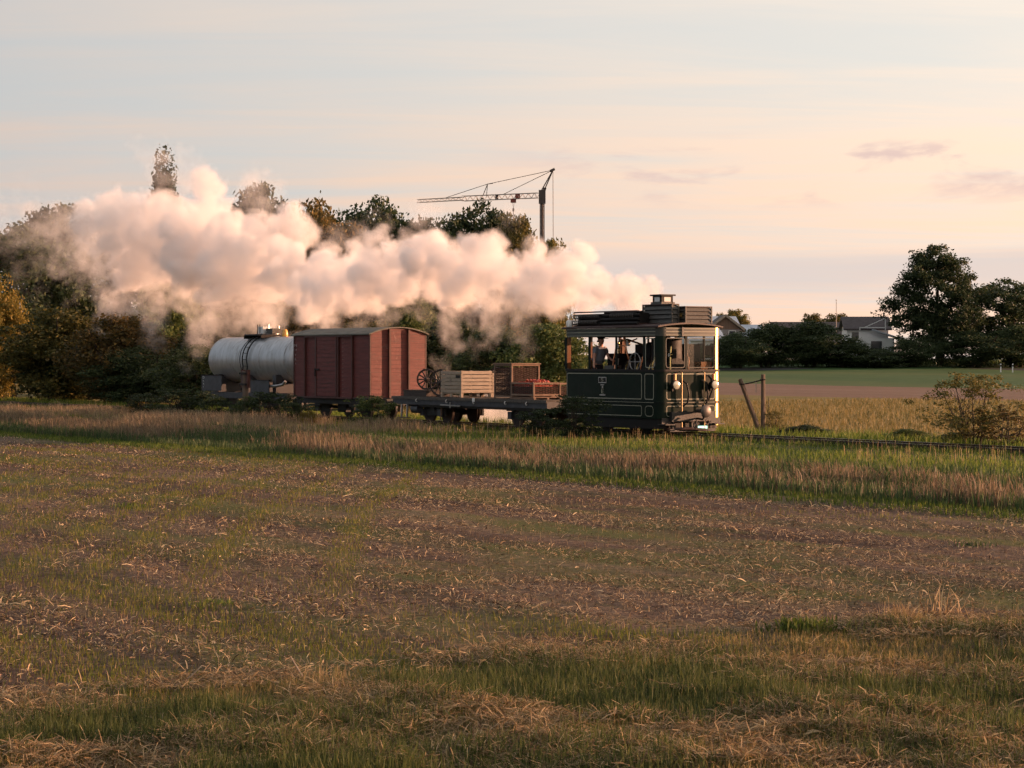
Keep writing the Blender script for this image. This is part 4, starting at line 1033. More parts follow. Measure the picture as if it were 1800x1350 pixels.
    obj('lever', MB().bar((-.3, -.7, 1.2), (-.12, -.74, 2.35), .03, .014), 'steel', t); obj('lever', MB().bar((.1, -.7, 1.2), (.42, -.74, 2.30), .03, .014), 'steel', t)
    obj('lubricator_box', MB().box(1.55, 1.85, -.75, -.50, 2.05, 2.38), 'black', t); obj('lubricator_plate', MB().box(1.60, 1.80, -.757, -.752, 2.12, 2.26), 'palemark', t)
    obj('oil_can', MB().lathe([(.06, 0), (.075, .02), (.06, .12), (.02, .16), (.012, .24)], (.05, -.95, 2.03), 'Z', 14), 'copper', t, True)
    obj('tool_box', MB().box(-.45, .0, -1.02, -.72, 2.03, 2.14), 'louvre', t)
    obj('tray', MB().box(1.9, 2.2, .55, .95, 2.03, 2.25), 'copper', t)
    obj('dark_board', MB().box(2.0, 2.3, .86, .90, 2.45, 2.72), 'black', t)
    # front fittings
    for sy in (-1, 1):
        h = obj('headlamp', MB().lathe([(.05, -.16), (.10, -.14), (.135, -.02), (.145, .02), (.145, .045), (.13, .05)], (X1 + .20, sy * .72, 1.58), 'X', 22), 'black', t, True)
        obj('lens', MB().lathe([(.005, .065), (.06, .062), (.11, .054), (.128, .046), (.005, .045)], (X1 + .20, sy * .72, 1.58), 'X', 22), 'lens', h, True)
        obj('lamp_bracket', MB().box(X1 + .0, X1 + .07, sy * .72 - .03, sy * .72 + .03, 1.40, 1.60), 'black', h)
        obj('lamp_tap', MB().cyl((X1 + .16, sy * .72, 1.72), (X1 + .16, sy * .72, 1.90), .045, k=10), 'copper', h, True)
        obj('hand_rail', MB().tube([(X1 + .01, sy * .42, 1.98), (X1 + .11, sy * .42, 1.94), (X1 + .11, sy * .42, .30), (X1 + .02, sy * .42, .26)], .020, 8), 'dullbrass', t, True)
        obj('hose', MB().tube([(X1 + .03, sy * .36 + .02, 1.70), (X1 + .14, sy * .36 + .10, 1.62), (X1 + .17, sy * .36 + .16, 1.3), (X1 + .14, sy * .36 + .12, 1.05), (X1 + .06, sy * .36 + .02, .95)], .026, 8), 'black', t, True)
        obj('step_plate', MB().box(X1 - .15, X1 + .22, sy * .92 - .18, sy * .92 + .18, .42, .45), 'under', t)
        obj('step_hanger', MB().box(X1 + .0, X1 + .03, sy * .92 - .17, sy * .92 + .17, .45, .62), 'under', t)
    obj('extra_hose', MB().tube([(X1 + .03, .62, 1.86), (X1 + .12, .66, 1.75), (X1 + .15, .70, 1.45), (X1 + .10, .62, 1.2), (X1 + .03, .60, 1.1)], .03, 8), 'black', t, True)
    bf = obj('buffer_beam', MB().box(X1 + .01, X1 + .13, -.8, .8, .52, .80), 'under', t)
    obj('centre_buffer', MB().lathe([(.05, 0), (.06, .38), (.17, .40), (.19, .44), (.15, .47), (.01, .48)], (X1 + .12, .12, .82), 'X', 22), 'dullsteel', bf, True)
    obj('coupling_hook', MB().tube([(X1 + .12, .12, .60), (X1 + .40, .12, .58), (X1 + .46, .12, .64), (X1 + .40, .12, .70)], .03, 8), 'black', bf, True)
    for cc, ax_ in (((X1 + .34, -.12, .52), 'X'), ((X1 + .36, -.12, .40), 'Y'), ((X1 + .34, .34, .50), 'X')): obj('chain_link', MB().ring(cc, .07, .018, ax_, 14, 6), 'dullsteel', bf, True)
    gd = obj('rail_guard', MB().box(X1 + .02, X1 + .10, -.85, .85, .22, .30).bar((X1 + .05, -.7, .28), (X1 + .05, -.7, .55), .05).bar((X1 + .05, .7, .28), (X1 + .05, .7, .55), .05).bar((X1 + .05, 0, .28), (X1 + .05, 0, .55), .05), 'under', t)
    obj('life_guard', MB().tube([(X1 - .5, -.80, .20), (X1 + .0, -.85, .30), (X1 + .2, -.2, .31), (X1 + .2, .4, .27)], .04, 8), 'rustred', gd, True)
    obj('marker_plate', MB().box(X1 + .11, X1 + .125, .18, .52, .30, .38), M.setdefault('marker', glow('glowing green white marker plate', (0.55, 1.0, 0.75), 0.9)), gd)  # small plate given its brightness by emission
    # small roof stays over the corner columns
    obj('corner_bracket', MB().box(X1 - .02, X1 + .045, -.36, -.29, 2.99, 3.26), 'louvre', t)
    return t


build_engine()


# ------------------------------------------------------------------ the driver
def skin_mesh(name, verts, edges, rad, mat, parent, root=0, sub=2):
    me = bpy.data.meshes.new(name); me.from_pydata(verts, edges, []); me.update(); me.materials.append(M[mat])
    o = bpy.data.objects.new(name, me); C.objects.link(o)
    if parent: o.parent = parent
    sm = o.modifiers.new('skin', 'SKIN'); sm.use_smooth_shade = True
    if not me.skin_vertices: me.attributes
    for i, r_ in enumerate(rad):
        d = me.skin_vertices[0].data[i]; d.radius = (r_, r_) if not isinstance(r_, tuple) else r_; d.use_root = (i == root)
    ss = o.modifiers.new('smooth', 'SUBSURF'); ss.levels = sub; ss.render_levels = sub
    return o


def build_driver():
    x, y = sl(-1.75, 0)
    base = Matrix.Translation((x, y, 0)) @ Matrix.Rotation(ROT_TRACK, 4, 'Z')
    p0 = base @ Vector((-1.16, -.74, 1.20))
    t = thing('person', 'person in grey shirt and black cap leaning at the engine side opening', 'person', p0, ROT_TRACK)
    # local frame: +X forward, -Y to the camera side; feet at z 0, leaning forward
    V = [(0, 0, .95), (.02, 0, 1.12), (.07, 0, 1.30), (.13, 0, 1.45), (.16, 0, 1.54), (.19, -.01, 1.62), (.21, -.02, 1.70), (.20, -.02, 1.78),   # 0-7 pelvis..head top
         (.11, -.19, 1.42), (.20, -.28, 1.16), (.30, -.36, .93), (.34, -.38, .86),       # 8-11 camera-side arm: shoulder, elbow, wrist, palm
         (.11, .19, 1.42), (.22, .26, 1.18), (.42, .22, 1.10), (.50, .20, 1.10),         # 12-15 other arm
         (-.02, -.10, .88), (.04, -.11, .48), (-.02, -.12, .08), (.10, -.13, .04),       # 16-19 leg
         (-.02, .10, .88), (.04, .11, .48), (-.04, .12, .08), (.08, .13, .04)]           # 20-23
    E_ = [(0, 1), (1, 2), (2, 3), (3, 4), (4, 5), (5, 6), (6, 7), (3, 8), (8, 9), (9, 10), (10, 11), (3, 12), (12, 13), (13, 14), (14, 15), (0, 16), (16, 17), (17, 18), (18, 19), (0, 20), (20, 21), (21, 22), (22, 23)]
    rd = [.13, .12, .13, .11, .055, .075, .092, .075, .062, .045, .030, .034, .062, .045, .030, .034, .085, .060, .042, .042, .085, .060, .042, .042]
    body = skin_mesh('body', V, E_, rd, 'skin', t)
    for hb, d in (((.34, -.38, .86), (.45, -.25, -.85)), ((.50, .20, 1.10), (.98, -.1, -.12))):
        dv = Vector(d).normalized(); sd = dv.cross(Vector((0, 0, 1))).normalized(); nrm = sd.cross(dv)
        for k in range(5):
            off = (k - 1.5) * .019 if k < 4 else -.04; ln = (.075, .085, .08, .062, .05)[k]; st = Vector(hb) + sd * off + dv * (.03 if k < 4 else 0)
            dd = dv if k < 4 else (dv * .6 - sd * .8).normalized()
            skin_mesh('finger', [tuple(st), tuple(st + dd * ln * .5), tuple(st + dd * ln * .9 - nrm * .025)], [(0, 1), (1, 2)], [.010, .009, .007], 'skin', body, 0, 1)
    obj('nose', MB().tube([(.285, -.03, 1.735), (.315, -.035, 1.69), (.29, -.03, 1.68)], [.008, .016, .010], 6), 'skin', body, True)
    for sy in (-1, 1):
        obj('ear', MB().lathe([(.004, -.012), (.028, -.008), (.030, .006), (.010, .012)], (.19, -.02 + sy * .092, 1.70), 'Y', 10), 'skin', body, True)
        obj('eye', MB().lathe([(.002, -.010), (.010, -.006), (.011, .004), (.002, .01)], (.290, -.028 + sy * .034, 1.722), 'X', 8), 'eye', body, True)
    obj('mouth', MB().box(.283, .292, -.052, -.006, 1.645, 1.652), 'eye', body)
    skin_mesh('hair', [(.13, -.02, 1.66), (.135, -.02, 1.72), (.16, -.02, 1.77)], [(0, 1), (1, 2)], [.045, .078, .085], 'hair', t, 1, 2)
    skin_mesh('shirt', [V[0], V[1], V[2], V[3], (.145, 0, 1.50), V[8], (.165, -.245, 1.26), V[12], (.175, .235, 1.28)], [(0, 1), (1, 2), (2, 3), (3, 4), (3, 5), (5, 6), (3, 7), (7, 8)], [.175, .175, .19, .17, .08, .10, .08, .10, .08], 'shirt', t, 2)
    skin_mesh('trousers', [(0, 0, .98), V[0], V[16], V[17], V[18], V[20], V[21], V[22]], [(0, 1), (1, 2), (2, 3), (3, 4), (1, 5), (5, 6), (6, 7)], [.150, .155, .105, .080, .060, .105, .080, .060], 'trouser', t, 1)
    for sy, fx in ((-1, .03), (1, .01)): obj('boot', MB().box(fx - .09, fx + .16, sy * .125 - .05, sy * .125 + .05, .0, .09), 'cap', t)
    c = obj('cap', MB().lathe([(.105, 1.745), (.125, 1.775), (.128, 1.80), (.09, 1.825), (.01, 1.832)], (.195, -.02, 0), 'Z', 18), 'cap', t, True)
    obj('peak', MB().box(.27, .37, -.10, .06, 1.735, 1.748, Matrix.Translation((0, 0, .03)) @ Matrix.Rotation(R(3), 4, 'Y')), 'cap', c)


build_driver()


# ------------------------------------------------------------------ cargo wagon
def bogie(parent, xc, wb=1.1, r=.34, name='bogie'):
    b = obj(name, MB().box(xc - wb / 2 - .25, xc + wb / 2 + .25, -.78, -.70, .42, .62).box(xc - wb / 2 - .25, xc + wb / 2 + .25, .70, .78, .42, .62).box(xc - .15, xc + .15, -.8, .8, .50, .72), 'under', parent)
    for dx in (-wb / 2, wb / 2):
        for sy in (-1, 1):
            obj('wheel', MB().lathe([(.04, -.05), (r - .06, -.05), (r, -.045), (r, .03), (r + .028, .04), (r + .028, .06), (r - .05, .05), (.05, .03)] if sy > 0 else [(.05, -.03), (r - .05, -.05), (r + .028, -.06), (r + .028, -.04), (r, -.03), (r, .045), (r - .06, .05), (.04, .05)], (xc + dx, sy * -.5 * -1, RAIL_Z + r), 'Y', 26), 'rail', b, True)
            obj('axle_box', MB().box(xc + dx - .10, xc + dx + .10, sy * .82 - .06, sy * .82 + .06, .40, .64), 'tank_iron', b)
            obj('spring', MB().box(xc + dx - .22, xc + dx + .22, sy * .82 - .03, sy * .82 + .03, .66, .72), 'under', b)
    return b


def build_flat():
    t = on_track('flat_wagon', 'low flat wagon with dark frame carrying crates behind the engine', 'wagon', -9.7)
    h = 4.64
    fr = obj('side_beam', MB().box(-h, h, -1.12, -1.02, .78, 1.00), 'tank_iron', t); obj('side_beam', MB().box(-h, h, 1.02, 1.12, .78, 1.00), 'tank_iron', t)
    obj('end_beam', MB().box(-h, -h + .1, -1.02, 1.02, .78, 1.0), 'tank_iron', t); obj('end_beam', MB().box(h - .1, h, -1.02, 1.02, .78, 1.0), 'tank_iron', t)
    obj('truss', MB().box(-h + .8, h - .8, -.98, -.90, .70, .78), 'under', t); obj('truss', MB().box(-h + .8, h - .8, .90, .98, .70, .78), 'under', t)
    obj('deck_edge', MB().box(-h - .03, h + .03, -1.17, -1.121, .95, 1.045), 'deck', t)
    n = 46; w = 2 * h / n
    for k in range(n): obj('deck_plank', MB().box(-h + k * w + .006, -h + (k + 1) * w - .006, -1.118, 1.118, 1.002, 1.05 + .004 * (k % 3)), 'deck', t)
    bogie(t, -2.6); bogie(t, 2.75)
    for xc in (-3.0, -1.1, .55, 2.4, 3.6):
        obj('lashing_hook', MB().tube([(xc, -1.175, .98), (xc, -1.21, .93), (xc + .03, -1.20, .87), (xc + .08, -1.19, .90)], .016, 6), 'steel', t, True)
    obj('white_hook', MB().box(.50, .62, -1.20, -1.178, .93, 1.06), 'white', t)
    obj('brake_lever', MB().bar((-1.5, -1.16, .80), (-.3, -1.16, .78), .04).bar((-.9, -1.16, .70), (-.9, -1.16, .90), .03), 'steel', t)
    for hx in (-4.1, -3.75): obj('step_hanger', MB().bar((hx, -1.08, .78), (hx, -1.10, .34), .05), 'steel', t)
    obj('step', MB().box(-4.2, -3.65, -1.22, -1.02, .30, .335), 'deck', t)
    obj('air_cylinder', MB().cyl((-3.55, -.95, .62), (-3.15, -.95, .62), .14, k=14), 'tank_iron', t, True)
    obj('brake_hanger', MB().tube([(-1.95, -.85, .78), (-1.93, -.86, .5), (-1.99, -.86, .26)], .022, 6), 'frame_wood', t, True)
    obj('drawbar', MB().box(-h - .55, -h, -.09, .09, .72, .86).lathe([(.05, 0), (.17, .02), (.17, .06), (.02, .08)], (-h - .62, 0, .80), 'X', 16), 'under', t)
    obj('drawbar', MB().box(h, h + .5, -.09, .09, .72, .86), 'under', t)


build_flat()
DECK = 1.062


def local_on(s, l):
    x, y = sl(s, l); return x, y


def slat_crate(label, s, l, sx, sy, h, z, n=6, mark=True, mat='crate'):
    x, y = sl(s, l); t = thing('slatted_crate', label, 'crate', (x, y, z), ROT_TRACK, 'wooden crates on the flat wagon')
    a, b = sx / 2, sy / 2; hs = (h - .14) / n
    for k in range(n):
        z0 = .14 + k * hs; g = .012
        for yy in (-b, b - .022): obj('slat', MB().box(-a + .0, a, yy, yy + .022, z0 + g, z0 + hs - g), mat, t)
        for xx in (-a, a - .022): obj('slat', MB().box(xx + (.0015 if xx > 0 else -.0015), xx + .022 + (.0015 if xx > 0 else -.0015), -b + .024, b - .024, z0 + g, z0 + hs - g), mat, t)
    for cx_ in (-a + .025, a - .095):
        for cy_ in (-b + .025, b - .095): obj('corner_post', MB().box(cx_, cx_ + .07, cy_, cy_ + .07, .0, h), mat, t)
    for cx_ in (-a + .0, -.045, a - .09):
        for yy in (-b - .002, b - .05): obj('foot', MB().box(cx_, cx_ + .09, yy, yy + .052, .0, .135), mat, t)
    obj('floor', MB().box(-a + .03, a - .03, -b + .06, b - .06, .14, .17), mat, t)
    obj('skid', MB().box(-a + .0, a, -b + .06, -b + .1, .10, .135), mat, t)
    if mark:
        text('stencil', 'I-21', .105, 'black', t, Matrix.Translation((-.02, -b - .004, .14 + 3.5 * hs)) @ Matrix.Rotation(R(90), 4, 'X'), .001)
        obj('dark_patch', MB().box(a - .33, a - .06, -b - .006, -b - .001, .14 + 4.1 * hs, .14 + 4.85 * hs), 'black', t)
    return t


slat_crate('pale slatted crate with a black stencil beside the cart wheels', -10.66, -.48, 1.26, 1.22, .88, DECK)
slat_crate('pale slatted crate hidden behind the stencilled crate', -10.66, .52, 1.2, .72, .80, DECK, 6, False)


def wicker_crate(label, s, l, sx, sy, h, z, open_top=False, group='wicker filled frames on the flat wagon'):
    x, y = sl(s, l); t = thing('wicker_crate', label, 'crate', (x, y, z), ROT_TRACK, 'wooden crates on the flat wagon')
    a, b = sx / 2, sy / 2; p = .055
    for cx_ in (-a, a - p):
        for cy_ in (-b, b - p): obj('corner_post', MB().box(cx_, cx_ + p, cy_, cy_ + p, 0, h), 'frame_wood', t)
    for z0 in (.04, h - p - .001):
        for cy_ in (-b + .003, b - p - .003): obj('frame_rail', MB().box(-a + p, a - p, cy_, cy_ + p, z0, z0 + p), 'frame_wood', t)
        for cx_ in (-a + .003, a - p - .003): obj('frame_rail', MB().box(cx_, cx_ + p, -b + p, b - p, z0, z0 + p), 'frame_wood', t)
    # woven sides: upright stakes and rods passing in and out
    for side in ('y0', 'y1', 'x0', 'x1'):
        ln = (a if side[0] == 'y' else b) * 2 - 2 * p; m = MB(); ns = max(4, int(ln / .10)); nr = int((h - .2) / .030)
        off = {'y0': -b + .03, 'y1': b - .03, 'x0': -a + .03, 'x1': a - .03}[side]
        def P(q, d, zz): return (q, off + d, zz) if side[0] == 'y' else (off + d, q, zz)
        for i in range(ns + 1):
            q = -ln / 2 + ln * i / ns; m.tube([P(q, 0, .09), P(q, 0, h - .06)], .008, 4, False)
        for j in range(nr):
            zz = .11 + j * .030 + random.uniform(-.004, .004); ph = j % 2
            pts = [P(-ln / 2 + ln * i / ns, (.014 if (i + ph) % 2 else -.014) + random.uniform(-.004, .004), zz + random.uniform(-.005, .005)) for i in range(ns + 1)]
            m.tube(pts, .011, 4, False)
        o = obj('wicker_panel', m, 'wicker', t); o['kind'] = 'stuff'
    obj('floor', MB().box(-a + p, a - p, -b + p, b - p, .05, .08), 'frame_wood', t)
    if not open_top:
        obj('lid', MB().box(-a - .03, a + .03, -b - .03, b + .03, h, h + .035), 'frame_wood', t)
    return t


wicker_crate('tall dark wicker crate with a wooden frame and lid', -7.75, -.42, 1.02, 1.10, 1.10, DECK)
wicker_crate('low wicker crate heaped with red fruit next to the engine', -6.45, -.58, 1.28, 1.06, .46, DECK + .07, True)
wicker_crate('low wicker crate at the back of the wagon behind the tall one', -7.4, .68, 1.2, .8, .50, DECK, True)
x, y = sl(-6.45, -.58); pal = thing('loading_pallet', 'low wooden pallet under the wicker crate of red fruit', 'pallet', (x, y, DECK - .006), ROT_TRACK)
for k in range(6): obj('board', MB().box(-.68 + k * .23, -.48 + k * .23, -.56, .56, .052, .074), 'frame_wood', pal)
for yy in (-.54, -.03, .46): obj('block', MB().box(-.68, .68, yy, yy + .08, .0, .051), 'frame_wood', pal)
fm = MB().lathe([(.006, .04), (.03, .042), (.042, .02), (.044, 0), (.036, -.03), (.012, -.044)], (0, 0, 0), 'Z', 10).mesh('red_fruit')
fm.shade_smooth(); fm.materials.append(M['redfruit'])
for k in range(70):
    q = random.uniform(-.55, .55), random.uniform(-.44, .44); x, y = sl(-6.45 + q[0], -.58 + q[1])
    o = bpy.data.objects.new('red_fruit', fm); C.objects.link(o); o.location = (x, y, DECK + .07 + .40 + .16 * (1 - (q[0] / .6) ** 2) * (1 - (q[1] / .5) ** 2) * random.uniform(.3, 1)); o.rotation_euler = (random.uniform(-1, 1), random.uniform(-1, 1), random.uniform(0, 6))
    tag(o, 'red fruit heaped in the low wicker crate by the engine', 'fruit', 'red fruit in the wicker crate')
x, y = sl(-6.45, -.58)
fb = obj('fruit_bed', MB().box(-.56, .56, -.46, .46, .0, .30), 'redfruit', None); fb.location = (x, y, DECK + .16); fb.rotation_euler = (0, 0, ROT_TRACK)
tag(fb, 'packed red fruit filling the low wicker crate below the heap', 'fruit', kind='stuff')


def cart_wheel(label, s, l, r, rx, rz, z=None):
    x, y = sl(s, l); t = thing('cart_wheel', label, 'wheel', (x, y, (DECK if z is None else z) + r + .0), 0, 'spoked cart wheels on the flat wagon')
    t.rotation_euler = (rx, 0, ROT_TRACK + rz)
    obj('rim', MB().ring((0, 0, 0), r - .03, .032, 'Y', 32, 6, .028), 'cartwood', t, True)
    obj('tyre', MB().ring((0, 0, 0), r, .010, 'Y', 32, 4, .03), 'rail', t)
    obj('hub', MB().lathe([(.05, -.14), (.075, -.10), (.09, 0), (.075, .10), (.05, .14)], (0, 0, 0), 'Y', 14), 'cartwood', t, True)
    for k in range(12):
        a = 2 * math.pi * k / 12; obj('spoke', MB().bar((.07 * math.cos(a), 0, .07 * math.sin(a)), ((r - .05) * math.cos(a), 0, (r - .05) * math.sin(a)), .034, .04), 'cartwood', t)
    return t


cart_wheel('smaller spoked cart wheel at the red wagon end, turned outward', -13.05, -.55, .36, 0, R(38), DECK + .21)
cart_wheel('larger spoked cart wheel leaning against the stencilled crate', -11.98, -.66, .46, R(-3), R(20))
cart_wheel('spoked cart wheel behind the stencilled crate, only its rim top showing', -11.05, 1.0, .50, 0, R(2))
cart_wheel('second spoked cart wheel behind the crates, rim just visible above the orange lit end', -10.45, .94, .49, 0, R(2))
x, y = sl(-13.1, -.5); bx_ = thing('timber_chest', 'low dark timber chest under the small cart wheel', 'chest', (x, y, DECK - .006), ROT_TRACK)
for k in range(3): obj('board', MB().box(-.75, .75, -.5, -.47, .005 + k * .065, .065 + k * .065), 'cartwood', bx_)
for k in range(3): obj('board', MB().box(-.75, .75, .47, .5, .005 + k * .065, .065 + k * .065), 'cartwood', bx_)
obj('lid', MB().box(-.76, .76, -.51, .51, .2, .215), 'cartwood', bx_); obj('end_board', MB().box(.72, .75, -.465, .465, .005, .195), 'cartwood', bx_); obj('end_board', MB().box(-.75, -.72, -.465, .465, .005, .195), 'cartwood', bx_)


# ------------------------------------------------------------------ red box wagon
def build_boxcar():
    t = on_track('box_wagon', 'red oxide covered goods wagon with curved grey roof', 'wagon', -18.66)
    x0, x1, hw, z0, z1 = -2.81, 2.81, 1.15, .95, 3.18
    arch = lambda yy: 3.20 + .23 * (1 - (yy / 1.2) ** 2)
    obj('body_core', MB().box(x0 + .035, x1 - .035, -hw + .035, hw - .035, z0, z1), 'oxide_dark', t)
    n = 15; ph = (z1 - z0) / n
    bays = [(-2.79, -1.93), (-1.86, -1.10), (.64, 1.58), (1.65, 2.79)]
    for (a, b) in bays:
        me = MB().box(a, b, -.015, .015, .004, ph - .004).mesh('plank'); me.materials.append(M['oxide'])
        for k in range(n):
            for sy in (-1, 1): obj('plank', me, None, t).location = (0, sy * (hw - .02) + .003 * (k % 2), z0 + k * ph)
    dr = obj('door', MB().box(-1.04, .54, -hw - .045, -hw - .02, z0 + .02, z1 - .06), 'oxide_dark', t)
    me = MB().box(-1.03, .53, -.012, .012, .004, ph - .006).mesh('plank'); me.materials.append(M['oxide'])
    for k in range(n - 1): obj('plank', me, None, dr).location = (0, -hw - .056 + .003 * (k % 2), z0 + .03 + k * ph * 1.045)
    for xx in (-1.04, .46): obj('door_stile', MB().box(xx, xx + .08, -hw - .085, -hw - .070, z0 + .02, z1 - .06), 'oxide_dark', dr)
    obj('door_latch', MB().box(-1.0, -.72, -hw - .10, -hw - .086, 1.92, 1.98), 'black', dr); obj('door_handle', MB().box(-1.06, -1.0, -hw - .11, -hw - .086, 1.70, 1.98), 'black', dr)
    obj('door_rail', MB().box(-1.9, 1.6, -hw - .09, -hw - .02, z1 - .055, z1 - .015), 'oxide_dark', t); obj('door_rail', MB().box(-1.9, 1.6, -hw - .09, -hw - .02, z0 - .05, z0 + .015), 'oxide_dark', t)
    for xx in (-1.895, -1.07, .60, 1.615):
        for sy in (-1, 1): obj('rib', MB().box(xx - .030, xx + .030, sy * hw - .07 * (sy < 0), sy * hw + .07 * (sy > 0), z0 - .03, z1), 'oxide_dark', t)
    for xx in (x0, x1 - .05):
        for sy in (-1, 1): obj('corner_angle', MB().box(xx - .012, xx + .062, sy * hw - .03 * (sy > 0) - .02 * (sy < 0), sy * hw + .03 * (sy < 0) + .02 * (sy > 0), z0 - .03, z1), 'oxide_dark', t)
    # planked ends under the arch
    for xe, sg in ((x1, 1), (x0, -1)):
        ybays = [(-1.11, -.43), (-.36, .36), (.43, 1.11)]
        for (a, b) in ybays:
            for k in range(n + 1):
                za, zb = z0 + k * ph + .004, z0 + (k + 1) * ph - .004
                if k == n:
                    m = MB(); K = 6; q = [a + (b - a) * i / K for i in range(K + 1)]; xa, xb = xe - .02, xe + .004
                    nn = len(m.v); m.v += [(xq, yy, zz) for xq in (xa, xb) for yy in q for zz in (za, arch(yy) - .015)]
                    st = 2 * (K + 1)
                    for i in range(K): m.f += [(st + 2 * i, st + 2 * i + 2, st + 2 * i + 3, st + 2 * i + 1), (2 * i, 2 * i + 1, 2 * i + 3, 2 * i + 2), (2 * i + 1, st + 2 * i + 1, st + 2 * i + 3, 2 * i + 3)]
                    obj('plank', m, 'oxide', t)
                else: obj('plank', MB().box(xe - .02, xe + .004 + .003 * (k % 2), a, b, za, zb), 'oxide', t)
        for yy in (-.395, .395):
            r_ = obj('end_rib', MB().box(min(xe, xe + sg * .105), max(xe, xe + sg * .105), yy - .012, yy + .012, z0 - .03, arch(yy) - .03), 'oxide_dark', t)
            obj('rib_flange', MB().box(min(xe + sg * .085, xe + sg * .108), max(xe + sg * .085, xe + sg * .108), yy - .034, yy + .034, z0 - .03, arch(yy) - .03), 'oxide_dark', r_)
        obj('end_core', MB().box(xe - .03 if sg > 0 else xe + .0225, xe - .0225 if sg > 0 else xe + .03, -1.1, 1.1, z0, 3.20), 'oxide_dark', t)
    m = MB(); K = 16
    for i in range(K):
        ya, yb = -1.24 + 2.48 * i / K, -1.24 + 2.48 * (i + 1) / K
        nn = len(m.v); m.v += [(x, yy, arch(yy) + dz) for dz in (0, .04) for x, yy in ((x0 - .09, ya), (x1 + .09, ya), (x1 + .09, yb), (x0 - .09, yb))]
        m.f += [tuple(nn + q for q in f) for f in ((0, 3, 2, 1), (4, 5, 6, 7), (1, 2, 6, 5), (3, 0, 4, 7))]
        if i == 0: m.f.append((nn, nn + 1, nn + 5, nn + 4))
        if i == K - 1: m.f.append((nn + 2, nn + 3, nn + 7, nn + 6))
    obj('roof', m, 'roof', t, True)
    obj('underframe', MB().box(x0, x1, -1.05, -.95, .70, .92).box(x0, x1, .95, 1.05, .70, .92).box(x0, x0 + .1, -.95, .95, .70, .92).box(x1 - .1, x1, -.95, .95, .70, .92), 'under', t)
    obj('lower_sill', MB().box(x0 - .02, x1 + .02, -1.19, 1.19, .92, .948), 'deck', t)
    for xc in (-1.5, 1.5):
        rail_wheel(t, xc, RAIL_Z + .37, .37)
        for sy in (-1, 1): obj('axle_box', MB().box(xc - .12, xc + .12, sy * .86 - .07, sy * .86 + .07, .42, .70), 'tank_iron', t); obj('leaf_spring', MB().box(xc - .45, xc + .45, sy * .98 - .035, sy * .98 + .035, .62, .68), 'under', t)
    obj('brake_gear', MB().bar((-1, -.8, .45), (1, -.8, .52), .05).box(-.3, .3, -.7, -.5, .40, .70), 'under', t)
    for k, (tx, sz) in enumerate((('N', .17), ('17', .12), ('t', .16), ('L', .14), ('I', .12))):
        text('lettering', tx, sz, 'palemark', t, Matrix.Translation((-2.66, -hw - .012, 2.83 - k * .17)) @ Matrix.Rotation(R(90), 4, 'X') @ Matrix.Diagonal((1.6, .8, 1, 1)), .001)
    obj('buffer', MB().lathe([(.05, 0), (.05, .22), (.17, .24), (.17, .28), (.02, .30)], (x1, 0, .82), 'X', 18), 'under', t, True)
    obj('buffer', MB().lathe([(.02, -.30), (.17, -.28), (.17, -.24), (.05, -.22), (.05, 0)], (x0, 0, .82), 'X', 18), 'under', t, True)


build_boxcar()


